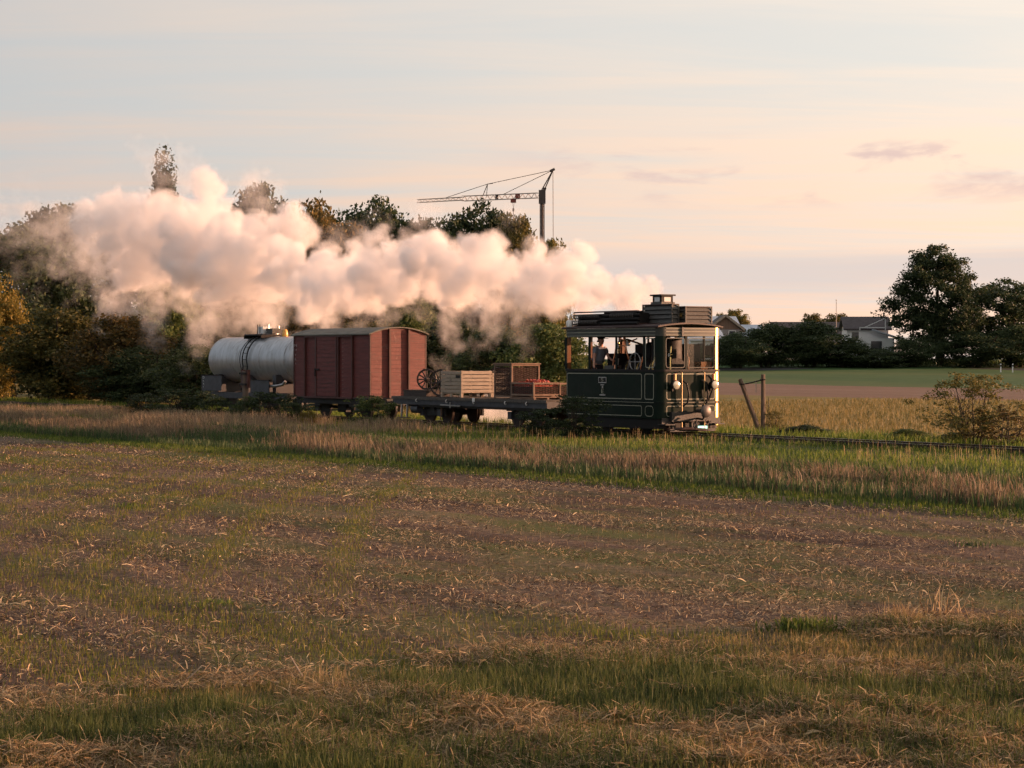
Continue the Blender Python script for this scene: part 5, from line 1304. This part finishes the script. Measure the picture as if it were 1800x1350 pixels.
# ------------------------------------------------------------------ tank wagon
def build_tank():
    t = on_track('tank_wagon', 'silver grey cylindrical tank wagon at the rear of the train', 'wagon', -25.95)
    h, r, zc = 3.60, .90, 2.30
    prof = [(.02, -h), (.35, -h + .02), (.62, -h + .08), (.80, -h + .18), (.885, -h + .34)] + [(r, q) for q in np.linspace(-h + .5, h - .5, 9)] + [(.885, h - .34), (.80, h - .18), (.62, h - .08), (.35, h - .02), (.02, h)]
    obj('tank_barrel', MB().lathe(prof, (0, 0, zc), 'X', 48), 'tank', t, True)
    for xx in (-1.1, 1.1, h - .42, -h + .42): obj('weld_band', MB().lathe([(r - .01, -.02), (r + .008, -.016), (r + .008, .016), (r - .01, .02)], (xx, 0, zc), 'X', 48), 'tank', t, True)
    obj('frame_beam', MB().box(-3.6, 3.6, -1.0, -.9, .78, 1.02), 'tank_iron', t); obj('frame_beam', MB().box(-3.6, 3.6, .9, 1.0, .78, 1.02), 'tank_iron', t)
    obj('end_beam', MB().box(3.5, 3.62, -.9, .9, .78, 1.02), 'tank_iron', t); obj('end_beam', MB().box(-3.62, -3.5, -.9, .9, .78, 1.02), 'tank_iron', t)
    for xx in (-2.5, 0, 2.4): obj('saddle', MB().box(xx - .14, xx + .14, -.88, .88, 1.02, 1.72), 'tank_iron', t)
    a = obj('side_plate', MB().box(-3.40, -1.62, -1.12, -1.08, 1.06, 1.66), 'tank_iron', t); obj('plate_lip', MB().box(-3.42, -1.60, -1.14, -1.00, 1.662, 1.69), 'black', a)
    b = obj('side_plate', MB().box(.88, 2.40, -1.12, -1.08, .98, 1.50), 'tank_iron', t); obj('plate_lip', MB().box(.86, 2.42, -1.14, -1.0, 1.502, 1.525), 'black', b)
    obj('side_plate', MB().box(-3.3, -1.7, 1.08, 1.12, 1.06, 1.66), 'tank_iron', t)
    for k, (tx, sz) in enumerate((('D', .15), ('h', .12), ('h', .12), ('1', .10))):
        text('lettering', tx, sz, 'white', a, Matrix.Translation((-3.22, -1.124, 1.58 - k * .125)) @ Matrix.Rotation(R(90), 4, 'X') @ Matrix.Diagonal((1.7, .8, 1, 1)), .001)
    # catwalk and ladder over the barrel
    w = obj('catwalk', MB().box(-.75, .75, -.55, .55, 3.26, 3.30), 'tank_iron', t)
    [obj('catwalk_stay', MB().box(xx, xx + .04, -.58, .58, 3.12, 3.26), 'black', w) for xx in (-.74, .70)]
    for xx in (-.10, .26):
        pts = [(xx, -.30, 3.32)] + [(xx, -(r + .07) * math.sin(R(q)), zc + (r + .07) * math.cos(R(q))) for q in range(25, 106, 10)] + [(xx, -1.02, 1.10)]
        obj('ladder_rail', MB().tube(pts, .025, 6), 'black', t, True)
    for q in range(30, 106, 15): obj('ladder_rung', MB().cyl((-.10, -(r + .07) * math.sin(R(q)), zc + (r + .07) * math.cos(R(q))), (.26, -(r + .07) * math.sin(R(q)), zc + (r + .07) * math.cos(R(q))), .012, k=6), 'black', t)
    obj('strap', MB().lathe([(r + .001, -.02), (r + .016, -.018), (r + .016, .018), (r + .001, .02)], (-.45, 0, zc), 'X', 48), 'tank_iron', t, True)
    md = obj('manhole', MB().lathe([(.30, .86), (.30, 1.06), (.33, 1.08), (.33, 1.11), (.05, 1.14)], (.35, .1, zc), 'Z', 20), 'steel', t, True)
    obj('white_box', MB().box(-.06, .34, -.30, .1, 3.32, 3.60), 'white', t); obj('box_frame', MB().box(.10, .14, -.32, -.305, 3.30, 3.68).box(-.10, -.06, -.32, -.305, 3.30, 3.68), 'black', t)
    obj('grey_box', MB().box(.42, .95, -.2, .2, 3.32, 3.52), 'louvre', t)
    obj('valve', MB().cyl((.62, -.2, 3.52), (.62, -.2, 3.70), .03, k=8), 'steel', t); obj('valve', MB().cyl((.9, .1, 3.5), (.9, .1, 3.62), .035, k=8), 'steel', t)
    obj('amber_cap', MB().lathe([(.10, 3.18), (.115, 3.24), (.10, 3.40), (.07, 3.47), (.01, 3.49)], (1.62, 0, 0), 'Z', 16), 'amber', t, True)
    obj('drain_pipe', MB().tube([(1.6, -1.0, 1.28), (2.8, -1.0, 1.30), (3.3, -.98, 1.36), (3.45, -.96, 1.48)], .055, 8), 'steel', t, True)
    for xc in (-1.75, 1.75):
        rail_wheel(t, xc, RAIL_Z + .36)
        for sy in (-1, 1): obj('axle_box', MB().box(xc - .12, xc + .12, sy * .86 - .07, sy * .86 + .07, .42, .70), 'under', t)
    obj('foot_board', MB().box(.2, 2.4, -1.2, -1.0, .52, .56), 'deck', t); obj('foot_hanger', MB().bar((.4, -1.05, .56), (.4, -.98, .80), .04).bar((2.2, -1.05, .56), (2.2, -.98, .80), .04), 'under', t)
    obj('drawbar', MB().box(3.62, 4.1, -.09, .09, .74, .88), 'under', t)


build_tank()


# ================================================================== STEAM
def build_steam():
    r = np.random.default_rng(5)
    # centre line of the plume: s, l, z, radius, weight
    key = [(-.75, 0.05, 4.36, .20, 1.0), (-1.5, .12, 4.45, .40, 1.0), (-2.8, .3, 4.5, .72, 1.0), (-5.5, .8, 4.65, 1.10, 1.0), (-9, 1.3, 4.85, 1.30, 1.0), (-13.5, 1.9, 5.30, 1.50, 1.0), (-18.5, 2.5, 5.55, 1.55, 1.0),
           (-24, 3.0, 5.25, 1.40, 1.0), (-29, 3.6, 5.35, 1.55, .98), (-33, 4.0, 6.1, 2.1, .95), (-37, 4.3, 6.75, 2.6, .90), (-43, 4.8, 7.4, 3.0, .85), (-49, 5.3, 7.7, 3.0, .72), (-54, 6.0, 8.2, 2.4, .40), (-60, 6.4, 9.0, 2.2, .20), (-72, 6.8, 9.6, 2.4, .14)]
    ks = np.array(key); tt = np.linspace(0, 1, 170) ** 1.15
    d = np.concatenate([[0], np.cumsum(np.abs(np.diff(ks[:, 0])))]); d /= d[-1]
    P = []; Rr = []; Wt = []
    for q in tt:
        s, l, z, rad, wt = [np.interp(q, d, ks[:, k]) for k in range(5)]
        c = np.array([s, l, z]) + r.normal(0, .28, 3) * rad * np.array([1, .8, .8])
        k = r.uniform(.50, .80) if rad > .5 else .9
        P.append(c); Rr.append(rad * k); Wt.append(wt * r.uniform(.75, 1.1))
        for _ in range(4 if rad > .6 else 2):      # smaller billows on its outside, more above
            v = r.normal(0, 1, 3); v[2] = abs(v[2]) * 1.1 - .35; v /= np.linalg.norm(v)
            P.append(c + v * rad * k * r.uniform(.75, 1.05)); Rr.append(rad * k * r.uniform(.28, .55)); Wt.append(wt * r.uniform(.6, 1.1))
        if s < -9 and r.uniform() < .34:         # torn wisps trailing downwards
            q0 = c + np.array([r.normal(0, .5), r.normal(0, .4), -rad * k * .8]); dr = np.array([r.normal(-.35, .3), r.normal(0, .25), -1.0]); rr = rad * r.uniform(.26, .42)
            for j in range(r.integers(3, 6)):
                P.append(q0 + dr * rr * .95 * j + r.normal(0, .10, 3)); Rr.append(rr * (1 - .13 * j)); Wt.append(wt * (.55 - .08 * j))
        if rad > .9 and r.uniform() < .16:         # thin veils above
            P.append(c + np.array([r.normal(0, .6), r.normal(0, .5), rad * r.uniform(1.1, 1.35)])); Rr.append(rad * r.uniform(.35, .5)); Wt.append(wt * .22)
    for j in range(14):                            # low steam puffs added behind the cargo wagon for a warm glow beneath it
        P.append(np.array([-14.6 + j * .38, 1.9 + r.normal(0, .3), .52 + r.normal(0, .08)])); Rr.append(r.uniform(.40, .62)); Wt.append(.50)
    V = np.array(P); org = np.array([T0[0], T0[1], 0])
    me = bpy.data.meshes.new('steam_cloud'); me.from_pydata([tuple(v) for v in V], [], []); me.update()
    for nm, arr in (('rad', Rr), ('wt', Wt)):
        a = me.attributes.new(nm, 'FLOAT', 'POINT'); a.data.foreach_set('value', np.array(arr, dtype=np.float32))
    o = bpy.data.objects.new('steam_cloud', me); C.objects.link(o); o.location = tuple(org); o.rotation_euler = (0, 0, ROT_TRACK)
    tag(o, 'long pinkish white cloud of steam trailing back over the train', 'steam', kind='stuff')
    mt, N, L = nodes_of('sunlit steam')
    out = N.new('ShaderNodeOutputMaterial'); pv = N.new('ShaderNodeVolumePrincipled'); L.new(pv.outputs[0], out.inputs['Volume'])
    pv.inputs['Color'].default_value = (0.965, 0.940, 0.940, 1); pv.inputs['Density'].default_value = STEAM_DENSITY; pv.inputs['Anisotropy'].default_value = 0.15
    M['steam'] = mt
    ng = bpy.data.node_groups.new('steam field', 'GeometryNodeTree')
    ng.interface.new_socket('Geometry', in_out='INPUT', socket_type='NodeSocketGeometry'); ng.interface.new_socket('Geometry', in_out='OUTPUT', socket_type='NodeSocketGeometry')
    N, L = ng.nodes, ng.links
    gi, go = N.new('NodeGroupInput'), N.new('NodeGroupOutput')
    pos = N.new('GeometryNodeInputPosition')

    def vm(op, a, b):
        n = N.new('ShaderNodeVectorMath'); n.operation = op
        for i, v in enumerate((a, b)):
            if v is None: continue
            if isinstance(v, tuple): n.inputs[i].default_value = v
            else: L.new(v, n.inputs[i])
        return n.outputs['Value'] if op in ('LENGTH', 'DISTANCE', 'DOT_PRODUCT') else n.outputs[0]

    def scale(a, k):
        n = N.new('ShaderNodeVectorMath'); n.operation = 'SCALE'; L.new(a, n.inputs[0])
        if isinstance(k, float): n.inputs['Scale'].default_value = k
        else: L.new(k, n.inputs['Scale'])
        return n.outputs[0]

    def m(op, a, b=None, clamp=False):
        n = N.new('ShaderNodeMath'); n.operation = op; n.use_clamp = clamp
        for i, v in enumerate((a, b)):
            if v is None: continue
            if isinstance(v, (int, float)): n.inputs[i].default_value = v
            else: L.new(v, n.inputs[i])
        return n.outputs[0]

    def noise(vec, sc, det, rough=.55):
        n = N.new('ShaderNodeTexNoise'); L.new(vec, n.inputs['Vector']); n.inputs['Scale'].default_value = sc; n.inputs['Detail'].default_value = det; n.inputs['Roughness'].default_value = rough
        return n
    n1 = noise(pos.outputs[0], .55, 2); n2 = noise(pos.outputs[0], 1.6, 4, .62); n3 = noise(pos.outputs[0], 1.1, 5, .6)
    w1 = scale(vm('SUBTRACT', n1.outputs['Color'], (.5, .5, .5)), 1.3); w2 = scale(vm('SUBTRACT', n2.outputs['Color'], (.5, .5, .5)), .85)
    near = N.new('GeometryNodeSampleNearest'); near.domain = 'POINT'; L.new(gi.outputs[0], near.inputs['Geometry'])
    # warp less where the plume is still narrow
    sepx = N.new('ShaderNodeSeparateXYZ'); L.new(pos.outputs[0], sepx.inputs[0])
    along = sepx.outputs[0]; grow = N.new('ShaderNodeMapRange'); L.new(along, grow.inputs[0])
    grow.inputs[1].default_value = -.7; grow.inputs[2].default_value = -10; grow.inputs[3].default_value = .15; grow.inputs[4].default_value = 1.0
    pw = vm('ADD', pos.outputs[0], scale(vm('ADD', w1, w2), grow.outputs[0]))
    L.new(pw, near.inputs['Sample Position'])

    def samp(kind, val):
        n = N.new('GeometryNodeSampleIndex'); n.data_type = kind; n.domain = 'POINT'; L.new(gi.outputs[0], n.inputs['Geometry']); L.new(val, n.inputs['Value']); L.new(near.outputs[0], n.inputs['Index'])
        return n.outputs[0]

    def attr(nm):
        n = N.new('GeometryNodeInputNamedAttribute'); n.data_type = 'FLOAT'; n.inputs['Name'].default_value = nm; return n.outputs[0]
    pc = samp('FLOAT_VECTOR', pos.outputs[0]); rad = samp('FLOAT', attr('rad')); wt = samp('FLOAT', attr('wt'))
    n4 = noise(pos.outputs[0], 2.4, 6, .66)
    dist = m('ADD', m('DIVIDE', vm('DISTANCE', pw, pc), rad), m('MULTIPLY', m('SUBTRACT', n4.outputs['Fac'], .5), .75))
    core = N.new('ShaderNodeMapRange'); core.interpolation_type = 'SMOOTHSTEP'; L.new(dist, core.inputs[0]); core.inputs[1].default_value = 1.10; core.inputs[2].default_value = .78
    # thin parts break into threads
    th = N.new('ShaderNodeMapRange'); L.new(n3.outputs['Fac'], th.inputs[0]); th.inputs[1].default_value = .49; th.inputs[2].default_value = .60
    solid = m('POWER', wt, .6)
    thread = m('ADD', m('MULTIPLY', th.outputs[0], m('SUBTRACT', 1.5, solid)), m('MULTIPLY', m('POWER', solid, 2.5), .9), True)
    dn = m('MULTIPLY', m('MULTIPLY', core.outputs[0], m('POWER', wt, 1.6)), thread)
    vc = N.new('GeometryNodeVolumeCube'); L.new(dn, vc.inputs['Density']); vc.inputs['Background'].default_value = 0.0
    lo, hi = V.min(0) - np.array([3.2, 3.2, .6]), V.max(0) + 3.2
    vc.inputs['Min'].default_value = tuple(lo); vc.inputs['Max'].default_value = tuple(hi)
    vox = .09; vc.inputs['Resolution X'].default_value = int((hi[0] - lo[0]) / vox); vc.inputs['Resolution Y'].default_value = int((hi[1] - lo[1]) / vox); vc.inputs['Resolution Z'].default_value = int((hi[2] - lo[2]) / vox)
    sm = N.new('GeometryNodeSetMaterial'); sm.inputs['Material'].default_value = mt
    L.new(vc.outputs[0], sm.inputs[0]); L.new(sm.outputs[0], go.inputs[0])
    md = o.modifiers.new('steam', 'NODES'); md.node_group = ng
    me.materials.append(mt)


STEAM_DENSITY = 2.5
build_steam()


# ================================================================== CRANE, HOUSES, POSTS
def lattice(m, a, b, w, h, n, t):
    """four chords with zigzag braces from a to b"""
    a, b = Vector(a), Vector(b); d = (b - a).normalized(); up = Vector((0, 0, 1)) if abs(d.z) < .9 else Vector((0, 1, 0)); sd = d.cross(up).normalized(); u2 = sd.cross(d)
    c = [sd * (i * w / 2) + u2 * (j * h / 2) for i, j in ((-1, -1), (1, -1), (1, 1), (-1, 1))]
    for q in c: m.bar(a + q, b + q, t * 1.5)
    for k in range(n):
        p, q = a + (b - a) * (k / n), a + (b - a) * ((k + 1) / n)
        for f in range(4):
            e, g = c[f], c[(f + 1) % 4]
            m.bar(p + (e if k % 2 else g), q + (g if k % 2 else e), t * .8)
    return m


def build_crane():
    D = 350.0; s = D / F_PX
    def q(px, py, dd=0.0): return Vector(((px - 900) / F_PX * (D + dd), D + dd, EYE + (HOR - py) / F_PX * (D + dd)))
    b = q(953, 345); zb = hz(b.x, b.y)
    t = thing('tower_crane', 'slim tower crane with long horizontal jib rising behind the trees', 'crane', (b.x, b.y, zb))
    off = Vector((b.x, b.y, zb))
    def P(px, py, dd=0.0): return q(px, py, dd) - off
    obj('mast', lattice(MB(), (0, 0, 0), P(953, 352), .62, .62, 30, .11), 'crane_dark', t)
    obj('mast_core', MB().cyl((0, 0, 0), tuple(P(953, 352)), .20, k=8), 'crane_dark', t)
    obj('slewing_head', MB().box(-.55, .55, -.5, .5, b.z - zb - 1.2, b.z - zb + 1.0), 'crane_dark', t)
    tip = P(735, 352.5, 12); rt = P(947, 343.5)
    mid = rt + (tip - rt) * .62
    obj('jib', lattice(MB(), rt, mid, .8, .80, 26, .06), 'crane_white', t)
    obj('jib_tip', lattice(MB(), mid, tip - Vector((0, 0, .1)), .7, .5, 16, .06), 'crane_white', t)
    ap = P(972, 299)
    obj('apex_frame', MB().bar(P(950, 338), ap, .18).bar(P(957, 334), ap, .18).bar(P(958, 330), P(953, 346), .5), 'crane_dark', t)
    obj('apex_head', MB().bar(P(967, 301), P(975, 297), .5, .4), 'crane_dark', t)
    qu = rt + (tip - rt) * .44
    king = P(857, 323.5, 5)
    obj('king_post', MB().bar(qu + Vector((-.3, 0, .3)), king, .10).bar(qu + Vector((.3, 0, .3)), king, .10).bar(king, king + Vector((.9, 0, .12)), .12), 'crane_dark', t)
    far_ = rt + (tip - rt) * .76 + Vector((0, 0, .3))
    nr = rt + (tip - rt) * .29 + Vector((0, 0, .4))
    obj('stay_cable', MB().tube([ap, king, far_], .05, 5), 'crane_dark', t); obj('stay_cable', MB().tube([ap, nr], .05, 5), 'crane_dark', t)
    obj('back_cable', MB().tube([ap, Vector((ap.x + .1, ap.y, 1.0))], .05, 5), 'crane_dark', t)
    c = rt + (tip - rt) * .205
    tr = obj('trolley', MB().box(c.x - .45, c.x + .45, c.y - .5, c.y + .5, c.z - 1.0, c.z - .38), 'crane_red', t)
    obj('hoist_rope', MB().bar((c.x - .12, c.y, c.z - 1.0), (c.x - .02, c.y, c.z - 2.0), .045).bar((c.x + .12, c.y, c.z - 1.0), (c.x + .02, c.y, c.z - 2.0), .045), 'crane_dark', tr)
    obj('hook_block', MB().box(c.x - .15, c.x + .15, c.y - .1, c.y + .1, c.z - 2.4, c.z - 1.95).tube([(c.x, c.y, c.z - 2.4), (c.x, c.y, c.z - 3.8)], .06, 5), 'crane_dark', tr)
    cb = rt + (tip - rt) * .17; obj('cabinet', MB().box(cb.x - .4, cb.x + .4, cb.y - .45, cb.y + .45, cb.z - .35, cb.z + .35), 'crane_red', t)
    dr_ = rt + (tip - rt) * .34; obj('winch', MB().box(dr_.x - .25, dr_.x + .25, dr_.y - .42, dr_.y + .42, dr_.z - .42, dr_.z + .42), 'crane_dark', t)


build_crane()


def house(name, label, px, D, w, d, eave, ridge, wall, roofm, rz=0.0, gable_cam=True, windows=(), extra=None, upper=None):
    """local: x right, -y to the camera; ridge along y when gable_cam"""
    x, y = at(px, D); t = thing(name, label, 'house', (x, y, hz(x, y)), rz, 'houses beyond the far hedge')
    a, b = w / 2, d / 2
    obj('wall', MB().box(-a, a, -b, b, 0, eave), wall, t)
    m = MB(); ov = .45; th = .22
    if gable_cam:
        g = MB(); g.v = [(-a, -b, eave), (a, -b, eave), (0, -b, ridge - .05), (-a, b, eave), (a, b, eave), (0, b, ridge - .05)]; g.f = [(0, 1, 2), (4, 3, 5), (0, 2, 5, 3), (2, 1, 4, 5)]
        obj('gable', g, upper or wall, t)
        for sg in (-1, 1):
            n = len(m.v); ex = sg * (a + ov); ez = eave - ov * (ridge - eave) / a
            m.v += [(0, -b - ov, ridge), (ex, -b - ov, ez), (ex, b + ov, ez), (0, b + ov, ridge), (0, -b - ov, ridge + th), (ex, -b - ov, ez + th), (ex, b + ov, ez + th), (0, b + ov, ridge + th)]
            m.f += [tuple(n + q for q in f) for f in ((0, 1, 2, 3), (7, 6, 5, 4), (0, 4, 5, 1), (1, 5, 6, 2), (2, 6, 7, 3))]
    else:
        g = MB(); g.v = [(-a, -b, eave), (-a, b, eave), (-a, 0, ridge - .05), (a, -b, eave), (a, b, eave), (a, 0, ridge - .05)]; g.f = [(1, 0, 2), (3, 4, 5), (0, 3, 5, 2), (4, 1, 2, 5)]
        obj('gable', g, upper or wall, t)
        for sg in (-1, 1):
            n = len(m.v); ey = sg * (b + ov); ez = eave - ov * (ridge - eave) / b
            m.v += [(-a - ov, 0, ridge), (-a - ov, ey, ez), (a + ov, ey, ez), (a + ov, 0, ridge), (-a - ov, 0, ridge + th), (-a - ov, ey, ez + th), (a + ov, ey, ez + th), (a + ov, 0, ridge + th)]
            m.f += [tuple(n + q for q in f) for f in ((0, 1, 2, 3), (7, 6, 5, 4), (0, 4, 5, 1), (1, 5, 6, 2), (2, 6, 7, 3))]
    r_ = obj('roof', m, roofm, t)
    for (wx, wz, ww, wh) in windows:
        f = obj('window', MB().box(wx - ww / 2 - .08, wx + ww / 2 + .08, -b - .06, -b - .005, wz - .08, wz + wh + .08), 'wall_white', t)
        obj('pane', MB().box(wx - ww / 2, wx + ww / 2, -b - .09, -b - .065, wz, wz + wh), 'pane', f)
    if extra: extra(t, a, b, eave, ridge, r_)
    return t


def ex_brown(t, a, b, e, r_, ro):
    obj('balcony', MB().box(-a, a, -b - 1.2, -b - .01, 2.6, 2.75), 'wall_grey', t)
    for k in range(9): obj('baluster', MB().box(-a + .1 + k * (2 * a - .25) / 8, -a + .16 + k * (2 * a - .25) / 8, -b - 1.18, -b - 1.12, 2.75, 3.65), 'wall_white', t)
    obj('hand_rail', MB().box(-a, a, -b - 1.2, -b - 1.1, 3.65, 3.73), 'wall_grey', t)
    obj('barge_board', MB().bar((0, -b - .48, r_ + .1), (a + .4, -b - .48, e - .1), .1, .3).bar((0, -b - .48, r_ + .1), (-a - .4, -b - .48, e - .1), .1, .3), 'crate', ro)


def ex_white(t, a, b, e, r_, ro):
    obj('annex_wall', MB().box(-1.2, 3.2, -b - 2.6, -b - .01, 0, e - 1.2), 'wall_white', t)
    m = MB(); m.v = [(.5, -b - 3.0, e - .2), (5.6, -b - 3.0, e - 1.9), (5.6, -b + .2, e - 1.9), (.5, -b + .2, e - .2), (.5, -b - 3.0, e - .02), (5.6, -b - 3.0, e - 1.72), (5.6, -b + .2, e - 1.72), (.5, -b + .2, e - .02)]
    m.f = [(0, 3, 2, 1), (4, 5, 6, 7), (0, 1, 5, 4), (1, 2, 6, 5), (2, 3, 7, 6), (3, 0, 4, 7)]; obj('lean_to_roof', m, 'roof_pale', t)
    obj('balcony_frame', MB().box(-1.3, -1.18, -b - 2.7, -b - 2.62, 0, e + .2).box(2.0, 2.12, -b - 2.7, -b - 2.62, e - 1.1, e + 1.4).box(-1.3, 2.12, -b - 2.7, -b - 2.62, e + .1, e + .22).bar((-.6, -b - 2.66, e + .2), (2.06, -b - 2.66, e + 1.4), .10), 'wall_white', t)
    obj('pane', MB().box(.2, 1.6, -b - 2.68, -b - 2.612, 1.0, e - 1.6), 'pane', t)


house('brown_house', 'brown timber gabled house just right of the engine front', 1270, 292, 4.4, 8, 4.6, 6.4, 'wall_grey', 'roof_dark', 0, True, ((-.9, 3.1, .8, 1.3), (.9, 3.1, .8, 1.3)), ex_brown, 'wall_brown')
house('grey_house', 'low house with pale hipped roof seen through the front cab window', 1230, 284, 4.2, 7, 3.2, 4.6, 'wall_white', 'roof_pale', R(10), False, ((-.8, 1.3, .9, 1.4), (.9, 1.3, .9, 1.4)))
house('far_house', 'house with pale blue roof behind the brown timber house', 1303, 312, 5.2, 8, 3.6, 5.4, 'wall_white', 'roof_pale', R(-6), False, ((-1, 1.4, 1, 1.2), (1, 1.4, 1, 1.2)))
house('roof_house', 'far house with snowy white roof peak between engine roof and small tree', 1262, 322, 4.6, 8, 4.8, 6.8, 'wall_grey', 'roof_pale', R(8), False)
house('white_house', 'white house with balcony and lean-to roof left of the large tree', 1520, 288, 5.4, 8, 4.6, 6.1, 'wall_white', 'roof_dark', R(-4), False, ((-1.6, 3.0, .9, 1.2),), ex_white)
house('dark_roof_house', 'low house with dark red roof half hidden behind the hedge', 1420, 318, 10, 8, 4.3, 5.9, 'wall_grey', 'roof_dark', R(2), False)

x, y = at(1470, 300); t = thing('flag_mast', 'thin bare mast rising behind the hedge left of the white house', 'mast', (x, y, hz(x, y)))
obj('pole', MB().tube([(0, 0, 0), (0, 0, 8.8)], [.07, .04], 6), 'crane_white', t); obj('finial', MB().lathe([(.02, 8.78), (.08, 8.82), (.08, 8.9), (.01, 8.95)], (0, 0, 0), 'Z', 8), 'crane_white', t)

for k, (px_, lab) in enumerate(((1759, 'left one of two white guide posts by the far road'), (1780, 'right one of two white guide posts by the far road'))):
    x, y = at(px_, 252); t = thing('guide_post', lab, 'guide post', (x, y, hz(x, y)), 0, 'guide posts by the far road')
    obj('shaft', MB().prism([(-.07, -.06), (.07, -.06), (.05, .06), (-.05, .06)], 0, 1.0), 'white', t)
    obj('black_band', MB().prism([(-.075, -.065), (.075, -.065), (.055, .065), (-.055, .065)], .70, .88), 'black', t)
    obj('slanted_cap', MB().prism([(-.07, -.06), (.07, -.06), (.05, .06), (-.05, .06)], 1.002, 1.05), 'white', t)
x, y = at(1329, 150); t = thing('marker_stake', 'thin pale stake in the stubble behind the leaning posts', 'stake', (x, y, hz(x, y)))
obj('stake', MB().box(-.03, .03, -.03, .03, 0, .75), 'crate', t); obj('stake_top', MB().box(-.034, .034, -.034, .034, .75, .80), 'white', t)

# leaning gate posts behind the rail
x, y = at(1341, 66.6); t = thing('leaning_posts', 'upright post and leaning post joined by an iron rod behind the rail', 'posts', (x, y, hz(x, y)))
obj('upright_post', MB().tube([(0, 0, -.05), (.01, 0, 1.0), (.005, 0, 1.86)], [.075, .068, .062], 8), 'post', t, True)
obj('leaning_post', MB().tube([(-.06, -.12, -.05), (-.72, -.14, 1.72)], [.075, .066], 8), 'post', t, True)
obj('tie_rod', MB().tube([(0, -.06, 1.70), (-.35, -.12, 1.61), (-.66, -.14, 1.55)], .022, 6), 'black', t)
obj('collar', MB().ring((0, 0, 1.70), .075, .022, 'Z', 14, 6), 'black', t); obj('collar', MB().ring((-.66, -.14, 1.56), .08, .022, 'Z', 14, 6), 'black', t)
for k in range(3): obj('ivy_stem', MB().tube([(.08 + .03 * k, -.05, 0), (.10 + .04 * k, -.07, .5), (.06 + .05 * k, -.06, .95 + .1 * k)], .008, 4), 'bark', t)
plant('post_weed', 'loose', 'dry reddish weed at the foot of the upright post', 'weed', x + .35, y - .1, .8, .75, None, None, ('stem', 'foliage'))

# post in front of the tank wagon
x, y = sl(-22.0, -2.9); t = thing('line_post', 'grey weathered post with dark iron fittings in front of the silver tank', 'post', (x, y, hz(x, y)))
t.rotation_euler = (0, 0, ROT_TRACK)
obj('shaft', MB().tube([(0, 0, -.05), (.0, 0, 1.0), (.0, 0, 1.88)], [.12, .115, .11], 10), 'post', t, True)
for sx in (-.2, .2): obj('iron_bracket', MB().box(sx - .07, sx + .07, -.06, .06, 1.25, 1.92), 'oxide_dark', t)
obj('clamp', MB().box(-.27, .27, -.14, -.10, 1.75, 1.82).box(-.27, .27, -.14, -.10, 1.35, 1.42), 'black', t)

# two pale stones on the field edge
for k, (px_, lab) in enumerate(((114, 'smaller left one of two white stones at the far field edge'), (127, 'larger right one of two white stones at the far field edge'))):
    bm = bmesh.new(); bmesh.ops.create_icosphere(bm, subdivisions=2, radius=1)
    for v in bm.verts: v.co *= 1 + .18 * math.sin(v.co.x * 4 + k) * math.cos(v.co.y * 5 + v.co.z * 3 + k * 2)
    me = bpy.data.meshes.new('white_stone'); bm.to_mesh(me); bm.free()
    x, y = at(px_, 66.5); o = obj('white_stone', me, 'stone', None, True); o.scale = (.085 + .03 * k, .08, .05 + .012 * k); o.location = (x, y, hz(x, y) + .03); tag(o, lab, 'stone', 'white stones at the field edge')


# ------------------------------------------------------------------ small foreground plants
def tuft(name, label, px, D, n, h, w, mat, lean, cat='grass tuft', spread=.1):
    x0, y0 = at(px, D); xs = x0 + rng.normal(0, spread, n); ys = y0 + rng.normal(0, spread, n)
    o = blades(name, xs, ys, rng.uniform(.45, 1, n) * h, np.full(n, w) * rng.uniform(.7, 1.2, n), mat, lean)
    return tag(o, label, cat)


tuft('dry_grass_tuft', 'bushy tuft of dry orange grass right of the green weed', 1582, 18.6, 130, .26, .007, 'blade_dry', .5)
tuft('dry_grass_tuft', 'tall sparse pale stalks at the right of the verge', 1655, 19.2, 34, .42, .012, 'straw', .6)
tuft('dry_grass_tuft', 'small orange tuft at the right edge of the verge', 1775, 16.6, 80, .18, .006, 'blade_dry', .5)
tuft('dry_grass_tuft', 'orange dead tuft at the left middle of the verge', 560, 15.3, 110, .20, .006, 'blade_dry', .6)
tuft('dry_grass_tuft', 'pale dead tuft in the middle of the verge edge', 770, 15.7, 90, .15, .006, 'blade_dry', .6)
tuft('green_weed', 'low leafy dark green weed clump on the verge edge at the right', 1415, 18.3, 420, .16, .020, 'blade_green', .6, 'weed', .14)
tuft('green_weed', 'small green weed clump in the left middle of the field', 375, 20.6, 70, .07, .014, 'blade_green', .6, 'weed', .10)
tuft('green_weed', 'dark green weed clump near the left edge of the field', 225, 34, 90, .10, .02, 'blade_green', .6, 'weed', .15)
tuft('green_weed', 'small dark weed clump in the field at the far right', 1708, 27, 70, .10, .018, 'blade_deep', .6, 'weed', .12)
tuft('green_weed', 'green weed rosette before the verge in the middle', 785, 17.0, 60, .06, .014, 'blade_green', .6, 'weed', .07)
for px_, D, lab, pts in ((330, 15.4, 'thin dry stick leaning out of the verge at the lower left', [(-.10, 0, .0), (.02, 0, .07), (.10, 0, .15)]), (525, 15.5, 'forked dry stalk standing in the verge left of the middle', [(.06, 0, 0), (.0, 0, .09), (-.06, 0, .19)]), (487, 19.7, 'pale flat stick lying on the brown field', [(-.07, 0, .025), (0, .02, .03), (.08, .01, .035)])):
    x, y = at(px_, D); o = obj('dry_stick', MB().tube(pts, [.008, .007, .004], 6), 'crate', None, True); o.location = (x, y, hz(x, y)); tag(o, lab, 'stick')
